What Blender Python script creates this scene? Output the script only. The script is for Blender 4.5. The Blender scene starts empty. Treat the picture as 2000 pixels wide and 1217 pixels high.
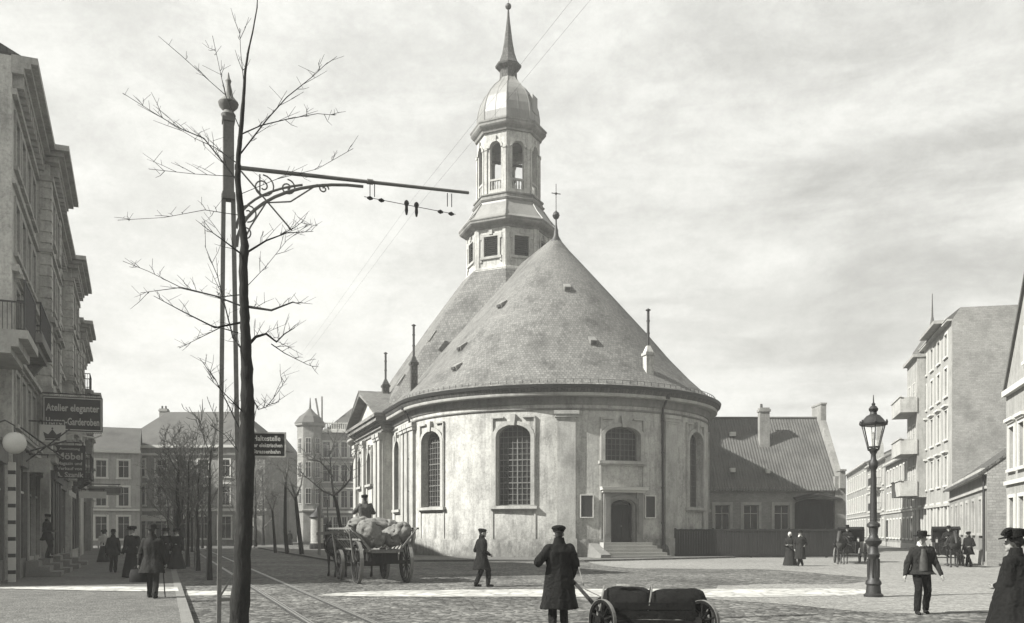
import bpy, bmesh, math, random
from math import sin, cos, tan, pi, sqrt, radians, atan2
from mathutils import Vector, Matrix
S = bpy.context.scene
COL = S.collection
F, HX, HY, EYE = 1775.0, 1000.0, 1037.0, 1.7
R = random.Random(7)
TINT = (1.0, 0.995, 0.94); GA = .44; HAZE = .0010

def GP(px, py):                       # ground point seen at a picture position
    Y = F*EYE/(py-HY); return ((px-HX)/F*Y, Y)
def AT(px, Y): return (px-HX)/F*Y
def ZT(py, Y): return EYE+(HY-py)/F*Y
UV = (-sin(radians(21)), cos(radians(21)))   # along the street
VV = (cos(radians(21)), sin(radians(21)))    # across it, to the right
def ST(u, v): return (u*UV[0]+v*VV[0], u*UV[1]+v*VV[1])

# ------------------------------------------------------------ materials
MATS = {}
def pm(name, g, amp=.2, scale=1.5, rough=.85, bump=.15, bscale=25, spec=.3, fine=.25, stretch=(1,1,1), stain=0., metal=0.):
    """mottled procedural surface: broad patches + fine grain + bump"""
    if name in MATS: return MATS[name]
    m = bpy.data.materials.new(name); m.use_nodes = True; MATS[name] = m
    nt = m.node_tree; N = nt.nodes; L = nt.links
    b = N['Principled BSDF']; b.inputs['Roughness'].default_value = rough
    b.inputs['Specular IOR Level'].default_value = spec; b.inputs['Metallic'].default_value = metal
    tc = N.new('ShaderNodeTexCoord'); mp = N.new('ShaderNodeMapping'); mp.inputs['Scale'].default_value = stretch
    L.new(tc.outputs['Object'], mp.inputs['Vector'])
    def noise(sc, det=4, ro=.6):
        n = N.new('ShaderNodeTexNoise'); n.inputs['Scale'].default_value = sc; n.inputs['Detail'].default_value = det
        n.inputs['Roughness'].default_value = ro; L.new(mp.outputs[0], n.inputs['Vector']); return n.outputs['Fac']
    def mathn(op, a, bb):
        n = N.new('ShaderNodeMath'); n.operation = op
        for i, x in enumerate((a, bb)):
            if isinstance(x, (int, float)): n.inputs[i].default_value = x
            else: L.new(x, n.inputs[i])
        return n.outputs[0]
    a = mathn('MULTIPLY_ADD', noise(scale), 0); n0 = a.node; n0.inputs[1].default_value = 3.2*amp; n0.inputs[2].default_value = 1-1.6*amp
    f = mathn('MULTIPLY_ADD', noise(bscale, 3, .7), 0); f.node.inputs[1].default_value = 3.*fine; f.node.inputs[2].default_value = 1-1.5*fine
    v = mathn('MULTIPLY', a, f)
    if stain:
        st = noise(.55, 6, .68)
        r = N.new('ShaderNodeMapRange'); r.inputs['From Min'].default_value = .5; r.inputs['From Max'].default_value = .68
        r.inputs['To Min'].default_value = 1; r.inputs['To Max'].default_value = 1-stain; L.new(st, r.inputs['Value'])
        v = mathn('MULTIPLY', v, r.outputs[0])
    mx = N.new('ShaderNodeVectorMath'); mx.operation = 'SCALE'; mx.inputs[0].default_value = tuple(g*GA*t for t in TINT)
    L.new(v, mx.inputs['Scale']); L.new(mx.outputs[0], b.inputs['Base Color'])
    if bump:
        bp = N.new('ShaderNodeBump'); bp.inputs['Strength'].default_value = min(1, bump*2); bp.inputs['Distance'].default_value = .03
        L.new(noise(bscale*.8, 5), bp.inputs['Height']); L.new(bp.outputs[0], b.inputs['Normal'])
    return m

def voro_ground(name, g, size, contrast, patch=.2, bump=.6, joint=.45, patch_scale=.25):
    m = bpy.data.materials.new(name); m.use_nodes = True; MATS[name] = m
    nt = m.node_tree; N = nt.nodes; L = nt.links; b = N['Principled BSDF']
    b.inputs['Roughness'].default_value = .9; b.inputs['Specular IOR Level'].default_value = .15
    tc = N.new('ShaderNodeTexCoord')
    vo = N.new('ShaderNodeTexVoronoi'); vo.feature = 'F1'; vo.inputs['Scale'].default_value = 1/size; vo.inputs['Randomness'].default_value = .85
    ed = N.new('ShaderNodeTexVoronoi'); ed.feature = 'DISTANCE_TO_EDGE'; ed.inputs['Scale'].default_value = 1/size; ed.inputs['Randomness'].default_value = .85
    no = N.new('ShaderNodeTexNoise'); no.inputs['Scale'].default_value = patch_scale; no.inputs['Detail'].default_value = 8; no.inputs['Roughness'].default_value = .7
    n2 = N.new('ShaderNodeTexNoise'); n2.inputs['Scale'].default_value = 4.; n2.inputs['Detail'].default_value = 5; n2.inputs['Roughness'].default_value = .75
    for n in (vo, ed, no, n2): L.new(tc.outputs['Object'], n.inputs['Vector'])
    def mr(src, a, bb, c, d):
        r = N.new('ShaderNodeMapRange'); L.new(src, r.inputs['Value'])
        for k, x in zip(('From Min','From Max','To Min','To Max'), (a,bb,c,d)): r.inputs[k].default_value = x
        return r.outputs[0]
    def mul(a, bb):
        n = N.new('ShaderNodeMath'); n.operation = 'MULTIPLY'; L.new(a, n.inputs[0]); L.new(bb, n.inputs[1]); return n.outputs[0]
    sep = N.new('ShaderNodeSeparateColor'); L.new(vo.outputs['Color'], sep.inputs[0])
    v = mul(mr(sep.outputs[0], 0, 1, 1-contrast, 1+contrast), mr(ed.outputs['Distance'], 0, .14, joint, 1))
    v = mul(v, mr(no.outputs['Fac'], .3, .7, 1-patch, 1+patch)); v = mul(v, mr(n2.outputs['Fac'], .3, .7, 1-patch, 1+patch))
    mx = N.new('ShaderNodeVectorMath'); mx.operation = 'SCALE'; mx.inputs[0].default_value = tuple(g*GA*t for t in TINT)
    L.new(v, mx.inputs['Scale']); L.new(mx.outputs[0], b.inputs['Base Color'])
    bp = N.new('ShaderNodeBump'); bp.inputs['Strength'].default_value = bump; bp.inputs['Distance'].default_value = .03
    L.new(mr(ed.outputs['Distance'], 0, .3, 0, 1), bp.inputs['Height']); L.new(bp.outputs[0], b.inputs['Normal'])
    return m

def slate_mat(name, g, course=.22, stain=.5):
    """slates: courses by height, random slates, stains"""
    m = pm(name, g, .2, .35, .75, 0, 7, .25, .4, stain=stain)
    return courses(m, course, course*.9, .24, .6)
def courses(m, rh, bw, var, joint):
    """rows of slates or bricks with their own tones, laid by the unwrapped faces"""
    nt = m.node_tree; N = nt.nodes; L = nt.links; b = N['Principled BSDF']
    tc = N.new('ShaderNodeTexCoord'); br = N.new('ShaderNodeTexBrick'); L.new(tc.outputs['UV'], br.inputs['Vector'])
    nz = N.new('ShaderNodeTexNoise'); nz.inputs['Scale'].default_value = 1.2; nz.inputs['Detail'].default_value = 3; L.new(tc.outputs['UV'], nz.inputs['Vector'])
    va = N.new('ShaderNodeVectorMath'); va.operation = 'MULTIPLY_ADD'; va.inputs[1].default_value = (.12,.12,0); L.new(nz.outputs['Color'], va.inputs[0]); L.new(tc.outputs['UV'], va.inputs[2]); L.new(va.outputs[0], br.inputs['Vector'])
    br.inputs['Scale'].default_value = 1; br.inputs['Brick Width'].default_value = bw; br.inputs['Row Height'].default_value = rh
    br.inputs['Mortar Size'].default_value = rh*.09; br.inputs['Mortar Smooth'].default_value = .4
    br.inputs['Color1'].default_value = (1-var,)*3+(1,); br.inputs['Color2'].default_value = (1+var,)*3+(1,); br.inputs['Mortar'].default_value = (joint,)*3+(1,)
    old = b.inputs['Base Color'].links[0].from_socket
    mu = N.new('ShaderNodeVectorMath'); mu.operation = 'MULTIPLY'; L.new(old, mu.inputs[0]); L.new(br.outputs['Color'], mu.inputs[1]); L.new(mu.outputs[0], b.inputs['Base Color'])
    bp = N.new('ShaderNodeBump'); bp.inputs['Strength'].default_value = .6; bp.inputs['Distance'].default_value = .02; bp.invert = True
    L.new(br.outputs['Fac'], bp.inputs['Height']); L.new(bp.outputs[0], b.inputs['Normal'])
    return m
def weather(m, amount=.3, base=.45, z0=.6, z1=2.2):
    """rain streaks, soot blotches and a damp foot, each with its own outline"""
    nt = m.node_tree; N = nt.nodes; L = nt.links; b = N['Principled BSDF']
    tc = N.new('ShaderNodeTexCoord')
    def noise(scale, sc, det=6, ro=.7):
        mp = N.new('ShaderNodeMapping'); mp.inputs['Scale'].default_value = scale; L.new(tc.outputs['Object'], mp.inputs[0])
        n = N.new('ShaderNodeTexNoise'); n.inputs['Scale'].default_value = sc; n.inputs['Detail'].default_value = det; n.inputs['Roughness'].default_value = ro; L.new(mp.outputs[0], n.inputs['Vector']); return n.outputs['Fac']
    def mr(s, a, c, d, e):
        r = N.new('ShaderNodeMapRange'); L.new(s, r.inputs['Value'])
        for k, x in zip(('From Min','From Max','To Min','To Max'), (a,c,d,e)): r.inputs[k].default_value = x
        return r.outputs[0]
    def ma(op, a, c):
        n = N.new('ShaderNodeMath'); n.operation = op
        for i, x in enumerate((a, c)):
            if isinstance(x, (int, float)): n.inputs[i].default_value = x
            else: L.new(x, n.inputs[i])
        return n.outputs[0]
    streak = mr(noise((1,1,.12), 3.2), .46, .66, 1, 1-amount)
    blot = mr(noise((1,1,.8), .9, 8, .75), .44, .62, 1, 1-amount*.8)
    crack = mr(noise((1,1,1), 5., 8, .8), .40, .50, 1-amount*.55, 1)
    sep = N.new('ShaderNodeSeparateXYZ'); L.new(tc.outputs['Object'], sep.inputs[0])
    hgt = ma('ADD', sep.outputs[2], mr(noise((1,1,.5), 1.1, 7, .72), .3, .7, -1.3, 1.3))
    damp = mr(hgt, z0, z1, 1-base, 1)
    f = ma('MULTIPLY', ma('MULTIPLY', streak, blot), ma('MULTIPLY', crack, damp))
    old = b.inputs['Base Color'].links[0].from_socket
    mu = N.new('ShaderNodeVectorMath'); mu.operation = 'SCALE'; L.new(old, mu.inputs[0]); L.new(f, mu.inputs['Scale']); L.new(mu.outputs[0], b.inputs['Base Color'])
    return m

def block_mat(name, g, bw=.9, bh=.4, joint=.7):
    m = pm(name, g, .2, .8, .85, 0, 14, .25, .25, stain=.3)
    return m

M = dict(
 plaster=pm('church_plaster', .88, .10, .5, .9, .25, 8, .15, .26, stain=.15),
 plinth=pm('plinth_plaster', .72, .22, .9, .9, .3, 12, .15, .22, stain=.5),
 trim=pm('trim_plaster', .74, .12, 1., .85, .1, 12, .2, .2, stain=.3),
 corn=pm('cornice_stone_shaded', .40, .2, .6, .85, .15, 14, .2, .25, stain=.4),  # darkened in colour to carry the shade the overhang throws on the frieze
 slate=slate_mat('roof_slate', .27, .22),
 lead=pm('lead_sheet', .36, .2, .7, .5, .1, 9, .4, .2, stretch=(1,1,.25), stain=.3),
 dark=pm('dark_iron', .028, .3, 6, .55, .1, 40, .4),
 pole=pm('mast_paint', .26, .25, 4, .6, .12, 30, .35, .3),
 wooddk=pm('dark_wood', .035, .3, 3, .8, .3, 18, .2, .35, stretch=(1,1,.15)),
 wood=pm('grey_wood', .26, .3, 3, .85, .3, 20, .2, .35, stretch=(1,1,.3)),
 woodlt=pm('pale_wood', .62, .2, 4, .8, .2, 22, .2, .3),
 glass=pm('window_glass', .025, .3, .7, .12, 0, 3, .5, .1),
 glassg=pm('leaded_glass', .03, .35, 3., .3, .25, 9, .4, .3),
 white=pm('white_paint', .92, .1, 3, .6, .05, 20, .3, .1),
 fac1=pm('street_facade', .95, .2, .7, .85, .15, 10, .2, .25, stain=.35),
 fac2=pm('pale_facade', .46, .15, .5, .9, .1, 7, .15, .25, stain=.2),
 fac3=pm('white_facade', .6, .1, .6, .9, .08, 12, .15, .12, stain=.12),
 brick=pm('brick_gable', .44, .2, .8, .9, .25, 14, .15, .35, stain=.25),
 tile=pm('clay_tile', .165, .22, 1., .85, .15, 10, .2, .3, stain=.3),
 tiledk=pm('old_tile', .15, .25, 1., .85, .2, 10, .2, .3, stain=.3),
 bark=pm('bark', .045, .4, 7, .95, 1., 22, .1, .5, stretch=(1,1,.3)),
 twig=pm('twig_bark', .2, .3, 6, .9, .2, 30, .15, .3),
 coat=pm('black_cloth', .018, .3, 6, .9, .25, 30, .1, .35),
 coat2=pm('dark_cloth', .035, .3, 6, .9, .25, 30, .1, .35),
 coat3=pm('grey_cloth', .13, .3, 6, .9, .3, 26, .1, .35),
 coat4=pm('pale_cloth', .85, .2, 6, .9, .2, 26, .1, .2),
 skin=pm('skin', .42, .1, 9, .6, .05, 40, .3, .1),
 hair=pm('hair', .03, .3, 30, .7, .3, 60, .3, .3),
 leather=pm('leather', .018, .3, 9, .75, .15, 40, .15, .3),
 sack=pm('sackcloth', .30, .2, 3, .95, .45, 22, .1, .35),
 horse=pm('horse_coat', .03, .35, 3, .6, .1, 50, .3, .2),
 horse2=pm('horse_coat_brown', .075, .35, 3, .6, .1, 50, .3, .2),
 lacquer=pm('carriage_paint', .02, .3, 3, .35, .05, 30, .5, .2),
 steel=pm('rail_steel', .45, .15, 4, .35, .05, 30, .5, .15, metal=.6),
 signdk=pm('sign_dark', .055, .25, 4, .6, .08, 30, .3, .25),
 granite=pm('granite', .6, .12, 1.2, .85, .2, 18, .2, .25, stain=.15),
 kerb=pm('kerb_granite', .30, .2, 2, .85, .2, 20, .2, .25),
 tarp=pm('tarpaulin', .016, .35, 4, .9, .5, 12, .08, .4),
 poster=pm('poster_paper', .55, .25, 2.2, .85, .05, 7, .15, .35),
)
weather(M['plaster'], .34, .42); weather(M['trim'], .2, .2); weather(M['plinth'], .36, .45, .2, 1.4)
for k in ('fac1', 'fac2', 'fac3', 'corn'): weather(M[k], .26, .25, .3, 1.6)
courses(M['brick'], .13, .3, .12, .85); courses(M['tiledk'], .25, .2, .35, .5)
# grid-like leading needs its own bars (modelled); pane glass keeps a faint mottling

# ------------------------------------------------------------ mesh builder
COURSED = ('slate', 'brick', 'tiledk')
class MB:
    def __init__(s): s.v = []; s.f = []; s.T = None
    def add(s, vs, fs):
        o = len(s.v)
        s.v += [tuple(s.T @ Vector(p)) if s.T else tuple(p) for p in vs]
        s.f += [tuple(i+o for i in f) for f in fs]
    def box(s, x0, x1, y0, y1, z0, z1):
        s.add([(x0,y0,z0),(x1,y0,z0),(x1,y1,z0),(x0,y1,z0),(x0,y0,z1),(x1,y0,z1),(x1,y1,z1),(x0,y1,z1)],
              [(3,2,1,0),(4,5,6,7),(0,1,5,4),(1,2,6,5),(2,3,7,6),(3,0,4,7)])
    def hexa(s, p): s.add(p, [(3,2,1,0),(4,5,6,7),(0,1,5,4),(1,2,6,5),(2,3,7,6),(3,0,4,7)])
    def bar(s, a, b, w, h=None, up=(0,0,1)):
        a = Vector(a); b = Vector(b); h = h or w; d = (b-a).normalized(); u = Vector(up)
        if abs(d.dot(u)) > .98: u = Vector((0,1,0))
        r = d.cross(u).normalized(); u = r.cross(d)
        q = [r*(-w/2)+u*(-h/2), r*(w/2)+u*(-h/2), r*(w/2)+u*(h/2), r*(-w/2)+u*(h/2)]
        s.hexa([a+x for x in q]+[b+x for x in q])
    def tube(s, pts, rad, n=8, cap=True):
        pts = [Vector(p) for p in pts]
        rad = rad if isinstance(rad, (list, tuple)) else [rad]*len(pts)
        vs = []; fs = []; prev = None
        for i, p in enumerate(pts):
            d = (pts[min(i+1, len(pts)-1)]-pts[max(i-1, 0)])
            d = d.normalized() if d.length > 1e-9 else Vector((0,0,1))
            u = prev if prev is not None else (Vector((1,0,0)) if abs(d.x) < .9 else Vector((0,1,0)))
            r = (u-d*u.dot(d)).normalized(); prev = r; q = d.cross(r)
            for k in range(n):
                a = 2*pi*k/n; vs.append(p+(r*cos(a)+q*sin(a))*rad[i])
        for i in range(len(pts)-1):
            for k in range(n):
                fs.append((i*n+k, i*n+(k+1) % n, (i+1)*n+(k+1) % n, (i+1)*n+k))
        if cap:
            fs.append(tuple(range(n))[::-1]); fs.append(tuple((len(pts)-1)*n+k for k in range(n)))
        s.add(vs, fs)
    def lathe(s, prof, n=24, c=(0,0), a0=0, cap=True):
        vs = []; fs = []
        for r, z in prof:
            for k in range(n):
                a = a0+2*pi*k/n; vs.append((c[0]+r*sin(a), c[1]-r*cos(a), z))
        for i in range(len(prof)-1):
            for k in range(n): fs.append((i*n+k, i*n+(k+1) % n, (i+1)*n+(k+1) % n, (i+1)*n+k))
        if cap: fs.append(tuple(range(n))[::-1]); fs.append(tuple((len(prof)-1)*n+k for k in range(n)))
        s.add(vs, fs)
    def loft(s, rings, cap=True):
        n = len(rings[0]); vs = [p for r in rings for p in r]; fs = []
        for i in range(len(rings)-1):
            for k in range(n): fs.append((i*n+k, i*n+(k+1) % n, (i+1)*n+(k+1) % n, (i+1)*n+k))
        if cap: fs.append(tuple(range(n))[::-1]); fs.append(tuple((len(rings)-1)*n+k for k in range(n)))
        s.add(vs, fs)
    def ball(s, c, r, n=12, sc=(1,1,1)):
        vs = []; fs = []; m = max(5, n//2)
        for i in range(1, m):
            t = pi*i/m
            for k in range(n):
                a = 2*pi*k/n; vs.append((c[0]+r*sc[0]*sin(t)*cos(a), c[1]+r*sc[1]*sin(t)*sin(a), c[2]+r*sc[2]*cos(t)))
        o = len(vs); vs += [(c[0],c[1],c[2]+r*sc[2]), (c[0],c[1],c[2]-r*sc[2])]
        for i in range(m-2):
            for k in range(n): fs.append((i*n+k, (i+1)*n+k, (i+1)*n+(k+1) % n, i*n+(k+1) % n))
        for k in range(n): fs.append((o, k, (k+1) % n)); fs.append((o+1, (m-2)*n+(k+1) % n, (m-2)*n+k))
        s.add(vs, fs)
    def cap(s, a, b, r0, r1, n=10):        # capsule
        a = Vector(a); b = Vector(b); d = b-a; l = d.length
        d = d/l if l > 1e-6 else Vector((0,0,1))
        pts = []; rr = []
        for t in (-.98, -.75, -.4, 0): pts.append(a+d*r0*t); rr.append(r0*sqrt(max(.03, 1-t*t)))
        for t in (0, .4, .75, .98): pts.append(b+d*r1*t); rr.append(r1*sqrt(max(.03, 1-t*t)))
        if l < 1e-6: pts.pop(3); rr.pop(3)
        s.tube(pts, rr, n)
    def prism(s, poly, axis, a, b):        # closed polygon in two axes, extruded along the third
        n = len(poly)
        def P(p, t):
            q = list(p); q.insert(axis, t); return tuple(q)
        s.add([P(p, a) for p in poly]+[P(p, b) for p in poly],
              [tuple(range(n))[::-1], tuple(range(n, 2*n))]+[(i, (i+1) % n, n+(i+1) % n, n+i) for i in range(n)])
    def build(s, name, mat, parent=None, smooth=False, loc=None, rz=0):
        me = bpy.data.meshes.new(name); me.from_pydata(s.v, [], s.f); me.update()
        me.materials.append(M[mat] if isinstance(mat, str) else mat)
        if mat in COURSED:
            ul = me.uv_layers.new(name='courses')
            for p in me.polygons:
                nx, ny, nz = p.normal; h = sqrt(nx*nx+ny*ny)
                if h < .05: tx, ty, sl = 1, 0, 0
                else: tx, ty, sl = -ny/h, nx/h, h
                for li in p.loop_indices:
                    x, y, z = me.vertices[me.loops[li].vertex_index].co
                    if mat == 'slate' and name == 'roof':
                        u = atan2(x, -y)*9. if y < 1e-4 else (y-9*pi/2 if x < 0 else 9*pi/2+y)
                        ul.data[li].uv = (u, z*1.4)
                    else: ul.data[li].uv = (x*tx+y*ty, z/sl if sl else y)
        if smooth:
            me.polygons.foreach_set('use_smooth', [True]*len(me.polygons))
            try: me.set_sharp_from_angle(angle=radians(38))
            except Exception: pass
        o = bpy.data.objects.new(name, me); COL.objects.link(o)
        if parent: o.parent = parent
        if loc: o.location = loc
        o.rotation_euler.z = rz
        return o

def tag(o, label=None, cat=None, group=None, kind=None):
    if label: o['label'] = label
    if cat: o['category'] = cat
    if group: o['group'] = group
    if kind: o['kind'] = kind
    return o
def empty(name, loc, rz, label, cat, group=None):
    o = bpy.data.objects.new(name, None); COL.objects.link(o); o.empty_display_size = .3
    o.location = loc; o.rotation_euler.z = rz
    return tag(o, label, cat, group)
def kids(o): return [c for c in COL.objects if c.parent == o]
def dup(o, loc, rz, label=None, parent=None):
    c = o.copy(); COL.objects.link(c); c.parent = parent
    for ch in kids(o): dup(ch, None, None, None, c)
    if loc is not None: c.location = loc
    if rz is not None: c.rotation_euler.z = rz
    if label: c['label'] = label
    return c
def text(body, size, mat, parent, mtx, align='CENTER', bold=.0, name='lettering', width=None):
    cu = bpy.data.curves.new(name, 'FONT'); cu.body = body; cu.size = size; cu.align_x = align; cu.extrude = .006; cu.offset = bold; cu.resolution_u = 2
    t = bpy.data.objects.new(name, cu); COL.objects.link(t)
    bpy.context.view_layer.update()
    me = bpy.data.meshes.new_from_object(t.evaluated_get(bpy.context.evaluated_depsgraph_get()))
    bpy.data.objects.remove(t); bpy.data.curves.remove(cu)
    if width:
        xs = [v.co.x for v in me.vertices]; w = max(xs)-min(xs); c = (max(xs)+min(xs))/2
        for v in me.vertices: v.co.x = (v.co.x-c)*width/w
    me.materials.clear(); me.materials.append(M[mat]); me.name = name
    o = bpy.data.objects.new(name, me); COL.objects.link(o); o.parent = parent; o.matrix_local = mtx
    return o

# ------------------------------------------------------------ walls with openings, in (s, z, depth)
def ztop(o, s):
    a = o.get('arch', 0); h = (o['s1']-o['s0'])/2; c = (o['s0']+o['s1'])/2
    return o['z1'] if not a else o['z1']-a+a*sqrt(max(0, 1-((s-c)/h)**2))
def outline(o, n=10):
    if not o.get('arch'): return [(o['s0'],o['z0']),(o['s0'],o['z1']),(o['s1'],o['z1']),(o['s1'],o['z0'])]
    c = (o['s0']+o['s1'])/2; h = (o['s1']-o['s0'])/2
    return [(o['s0'],o['z0'])]+[(c-h*cos(pi*i/n), o['z1']-o['arch']+o['arch']*sin(pi*i/n)) for i in range(n+1)]+[(o['s1'],o['z0'])]
def mapwall(mb, f, s0, s1, z0, z1, ops, depth=.3, d0=0., step=1e9, edges=0.):
    br = {s0, s1}
    for o in ops:
        br |= {o['s0'], o['s1']}
        if o.get('arch'):
            c = (o['s0']+o['s1'])/2; h = (o['s1']-o['s0'])/2
            br |= {c-h*cos(pi*i/10) for i in range(11)}
    k = int((s1-s0)/step)
    for i in range(1, k+1): br.add(s0+(s1-s0)*i/(k+1))
    br = sorted(b for b in br if s0-1e-6 <= b <= s1+1e-6)
    bb = [br[0]]
    for b in br[1:]:
        if b-bb[-1] > 1e-4: bb.append(b)
    def q(a, b, za0, zb0, za1, zb1):
        mb.add([f(a,za0,d0), f(b,zb0,d0), f(b,zb1,d0), f(a,za1,d0)], [(0,1,2,3)])
    for a, b in zip(bb, bb[1:]):
        m = (a+b)/2
        cur = sorted([o for o in ops if o['s0'] < m < o['s1']], key=lambda o: o['z0'])
        za = zb = z0
        for o in cur:
            if o['z0'] > za+1e-4: q(a, b, za, zb, o['z0'], o['z0'])
            mb.add([f(a,o['z0'],d0), f(b,o['z0'],d0), f(b,o['z0'],d0+depth), f(a,o['z0'],d0+depth)], [(0,1,2,3)])
            za = ztop(o, a); zb = ztop(o, b)
            mb.add([f(a,za,d0), f(b,zb,d0), f(b,zb,d0+depth), f(a,za,d0+depth)], [(3,2,1,0)])
        q(a, b, za, zb, z1, z1)
    for o in ops:
        for s in (o['s0'], o['s1']):
            t = o['z1']-o.get('arch', 0)
            mb.add([f(s,o['z0'],d0), f(s,t,d0), f(s,t,d0+depth), f(s,o['z0'],d0+depth)], [(0,1,2,3)])
    if edges:
        for a, b in zip(bb, bb[1:]):
            for z in (z0, z1): mb.add([f(a,z,d0), f(b,z,d0), f(b,z,d0+edges), f(a,z,d0+edges)], [(0,1,2,3)])
        for s in (s0, s1): mb.add([f(s,z0,d0), f(s,z1,d0), f(s,z1,d0+edges), f(s,z0,d0+edges)], [(0,1,2,3)])
def mbox(mb, f, s0, s1, z0, z1, d0, d1, n=1):
    for i in range(n):
        a = s0+(s1-s0)*i/n; b = s0+(s1-s0)*(i+1)/n
        mb.hexa([f(a,z0,d0), f(b,z0,d0), f(b,z0,d1), f(a,z0,d1), f(a,z1,d0), f(b,z1,d0), f(b,z1,d1), f(a,z1,d1)])
def pane(parent, f, o, d, mat='glass', name='pane'):
    mb = MB(); pts = outline(o); c = ((o['s0']+o['s1'])/2, o['z0'])
    mb.add([f(s,z,d) for s, z in pts], [tuple(range(len(pts)))])
    return mb.build(name, mat, parent)
def strip(mb, f, o, w0, w1, d0, d1, close=False):
    """band following an opening's outline between offsets w0<w1, from depth d0 (front) to d1"""
    def off(w):
        q = dict(o); q['s0'] -= w; q['s1'] += w; q['z1'] += w
        if o.get('arch'): q['arch'] = o['arch']+w
        return outline(q)
    a = off(w0); b = off(w1)
    for i in range(len(a)-1):
        p = [f(*a[i],d0), f(*a[i+1],d0), f(*b[i+1],d0), f(*b[i],d0), f(*a[i],d1), f(*a[i+1],d1), f(*b[i+1],d1), f(*b[i],d1)]
        mb.hexa(p)
def window(parent, f, o, depth=.22, frame='white', glass='glass', fw=.07, nv=1, hz=(.66,), casing=None, cw=.16, cp=.06, sill=True, hood=0, name='window', bw=.04):
    mb = MB()
    strip(mb, f, o, -fw, 0, depth-.04, depth+.02)
    mbox(mb, f, o['s0'], o['s1'], o['z0'], o['z0']+fw, depth-.05, depth+.02)
    for i in range(nv):
        s = o['s0']+(o['s1']-o['s0'])*(i+1)/(nv+1)
        mbox(mb, f, s-bw/2, s+bw/2, o['z0']+fw, ztop(o, s)-fw*.6, depth-.03, depth+.01)
    for h in hz:
        z = o['z0']+(o['z1']-o['z0'])*h; 
        mbox(mb, f, o['s0'], o['s1'], z-bw/2, z+bw/2, depth-.035, depth+.012)
    w = mb.build(name, frame, parent)
    pane(w, f, o, depth+.005, glass)
    if casing:
        c = MB(); strip(c, f, o, 0, cw, -cp, .02)
        if sill: mbox(c, f, o['s0']-cw-.06, o['s1']+cw+.06, o['z0']-.14, o['z0'], -cp-.07, depth-.06)
        if hood:
            mbox(c, f, o['s0']-cw-.1, o['s1']+cw+.1, o['z1']+cw+.1, o['z1']+cw+.24, -cp-hood, .02)
            mbox(c, f, o['s0']-cw-.03, o['s1']+cw+.03, o['z1']+cw+.002, o['z1']+cw+.1, -cp-hood*.45, .02)
        c.build('casing', casing, w)
    return w
# ============================================================ world, sun, camera
SUN_AZ = (-.951, -.309); SUN_EL = radians(38.5)
def make_world():
    w = bpy.data.worlds.new('World'); S.world = w; w.use_nodes = True
    nt = w.node_tree; N = nt.nodes; L = nt.links; bg = N['Background']; bg.inputs['Strength'].default_value = .1
    sky = N.new('ShaderNodeTexSky'); sky.sky_type = 'NISHITA'; sky.sun_disc = False; sky.sun_elevation = SUN_EL
    sky.sun_rotation = atan2(SUN_AZ[0], SUN_AZ[1]); sky.dust_density = 2.; sky.air_density = 1.
    bw = N.new('ShaderNodeRGBToBW'); L.new(sky.outputs[0], bw.inputs[0])
    tc = N.new('ShaderNodeTexCoord')
    def noise(scale, sc, loc, det=7, ro=.58, dist=.3):
        mp = N.new('ShaderNodeMapping'); mp.inputs['Scale'].default_value = scale; mp.inputs['Location'].default_value = loc
        n = N.new('ShaderNodeTexNoise'); n.inputs['Scale'].default_value = sc; n.inputs['Detail'].default_value = det
        n.inputs['Roughness'].default_value = ro; n.inputs['Distortion'].default_value = dist
        L.new(tc.outputs['Generated'], mp.inputs[0]); L.new(mp.outputs[0], n.inputs['Vector']); return n.outputs['Fac']
    def mr(src, a, b, c, d):
        r = N.new('ShaderNodeMapRange'); L.new(src, r.inputs['Value']); r.interpolation_type = 'SMOOTHSTEP'
        for k, x in zip(('From Min','From Max','To Min','To Max'), (a,b,c,d)): r.inputs[k].default_value = x
        return r.outputs[0]
    def ma(op, a, b, c=None):
        n = N.new('ShaderNodeMath'); n.operation = op
        for i, x in enumerate((a, b, c)):
            if x is None: continue
            if isinstance(x, (int, float)): n.inputs[i].default_value = x
            else: L.new(x, n.inputs[i])
        return n.outputs[0]
    cl1 = mr(noise((1., 1., 5.5), 2.3, (.3, .1, .15)), .36, .66, 0, 1)        # long low bands
    cl2 = mr(noise((1., 1., 2.4), 6.5, (2., 1., .4), 9, .66, .4), .36, .66, 0, 1)   # softer mottling
    sep = N.new('ShaderNodeSeparateXYZ'); L.new(tc.outputs['Generated'], sep.inputs[0])
    side = mr(sep.outputs[0], -.15, .35, .35, 1.)                            # heavier cloud to the right
    top = mr(sep.outputs[2], .33, .5, 1, .35)
    band = ma('MULTIPLY', ma('MULTIPLY', cl1, side), top)
    cloud = ma('SUBTRACT', 1.0, ma('ADD', ma('MULTIPLY', band, .36), ma('MULTIPLY', cl2, .20)))
    gr = mr(noise((1,1,1.3), 80., (1,2,3), 5, .8, .0), .25, .75, .93, 1.07)
    cloud = ma('MULTIPLY', cloud, gr)
    lowglow = mr(sep.outputs[2], .02, .30, 1.13, .98)
    val = ma('ADD', ma('MULTIPLY', ma('MULTIPLY', cloud, lowglow), SKYG), ma('MULTIPLY', bw.outputs[0], SKYN))
    mx = N.new('ShaderNodeVectorMath'); mx.operation = 'SCALE'; mx.inputs[0].default_value = (1., 1.0, .955)
    L.new(val, mx.inputs['Scale']); L.new(mx.outputs[0], bg.inputs['Color'])
SKYG, SKYN = 3.2, .09
make_world()
sl = bpy.data.lights.new('sun', 'SUN'); sl.energy = 5; sl.angle = radians(.5); sl.color = (1, .985, .94)
so = bpy.data.objects.new('sun', sl); COL.objects.link(so)
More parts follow.
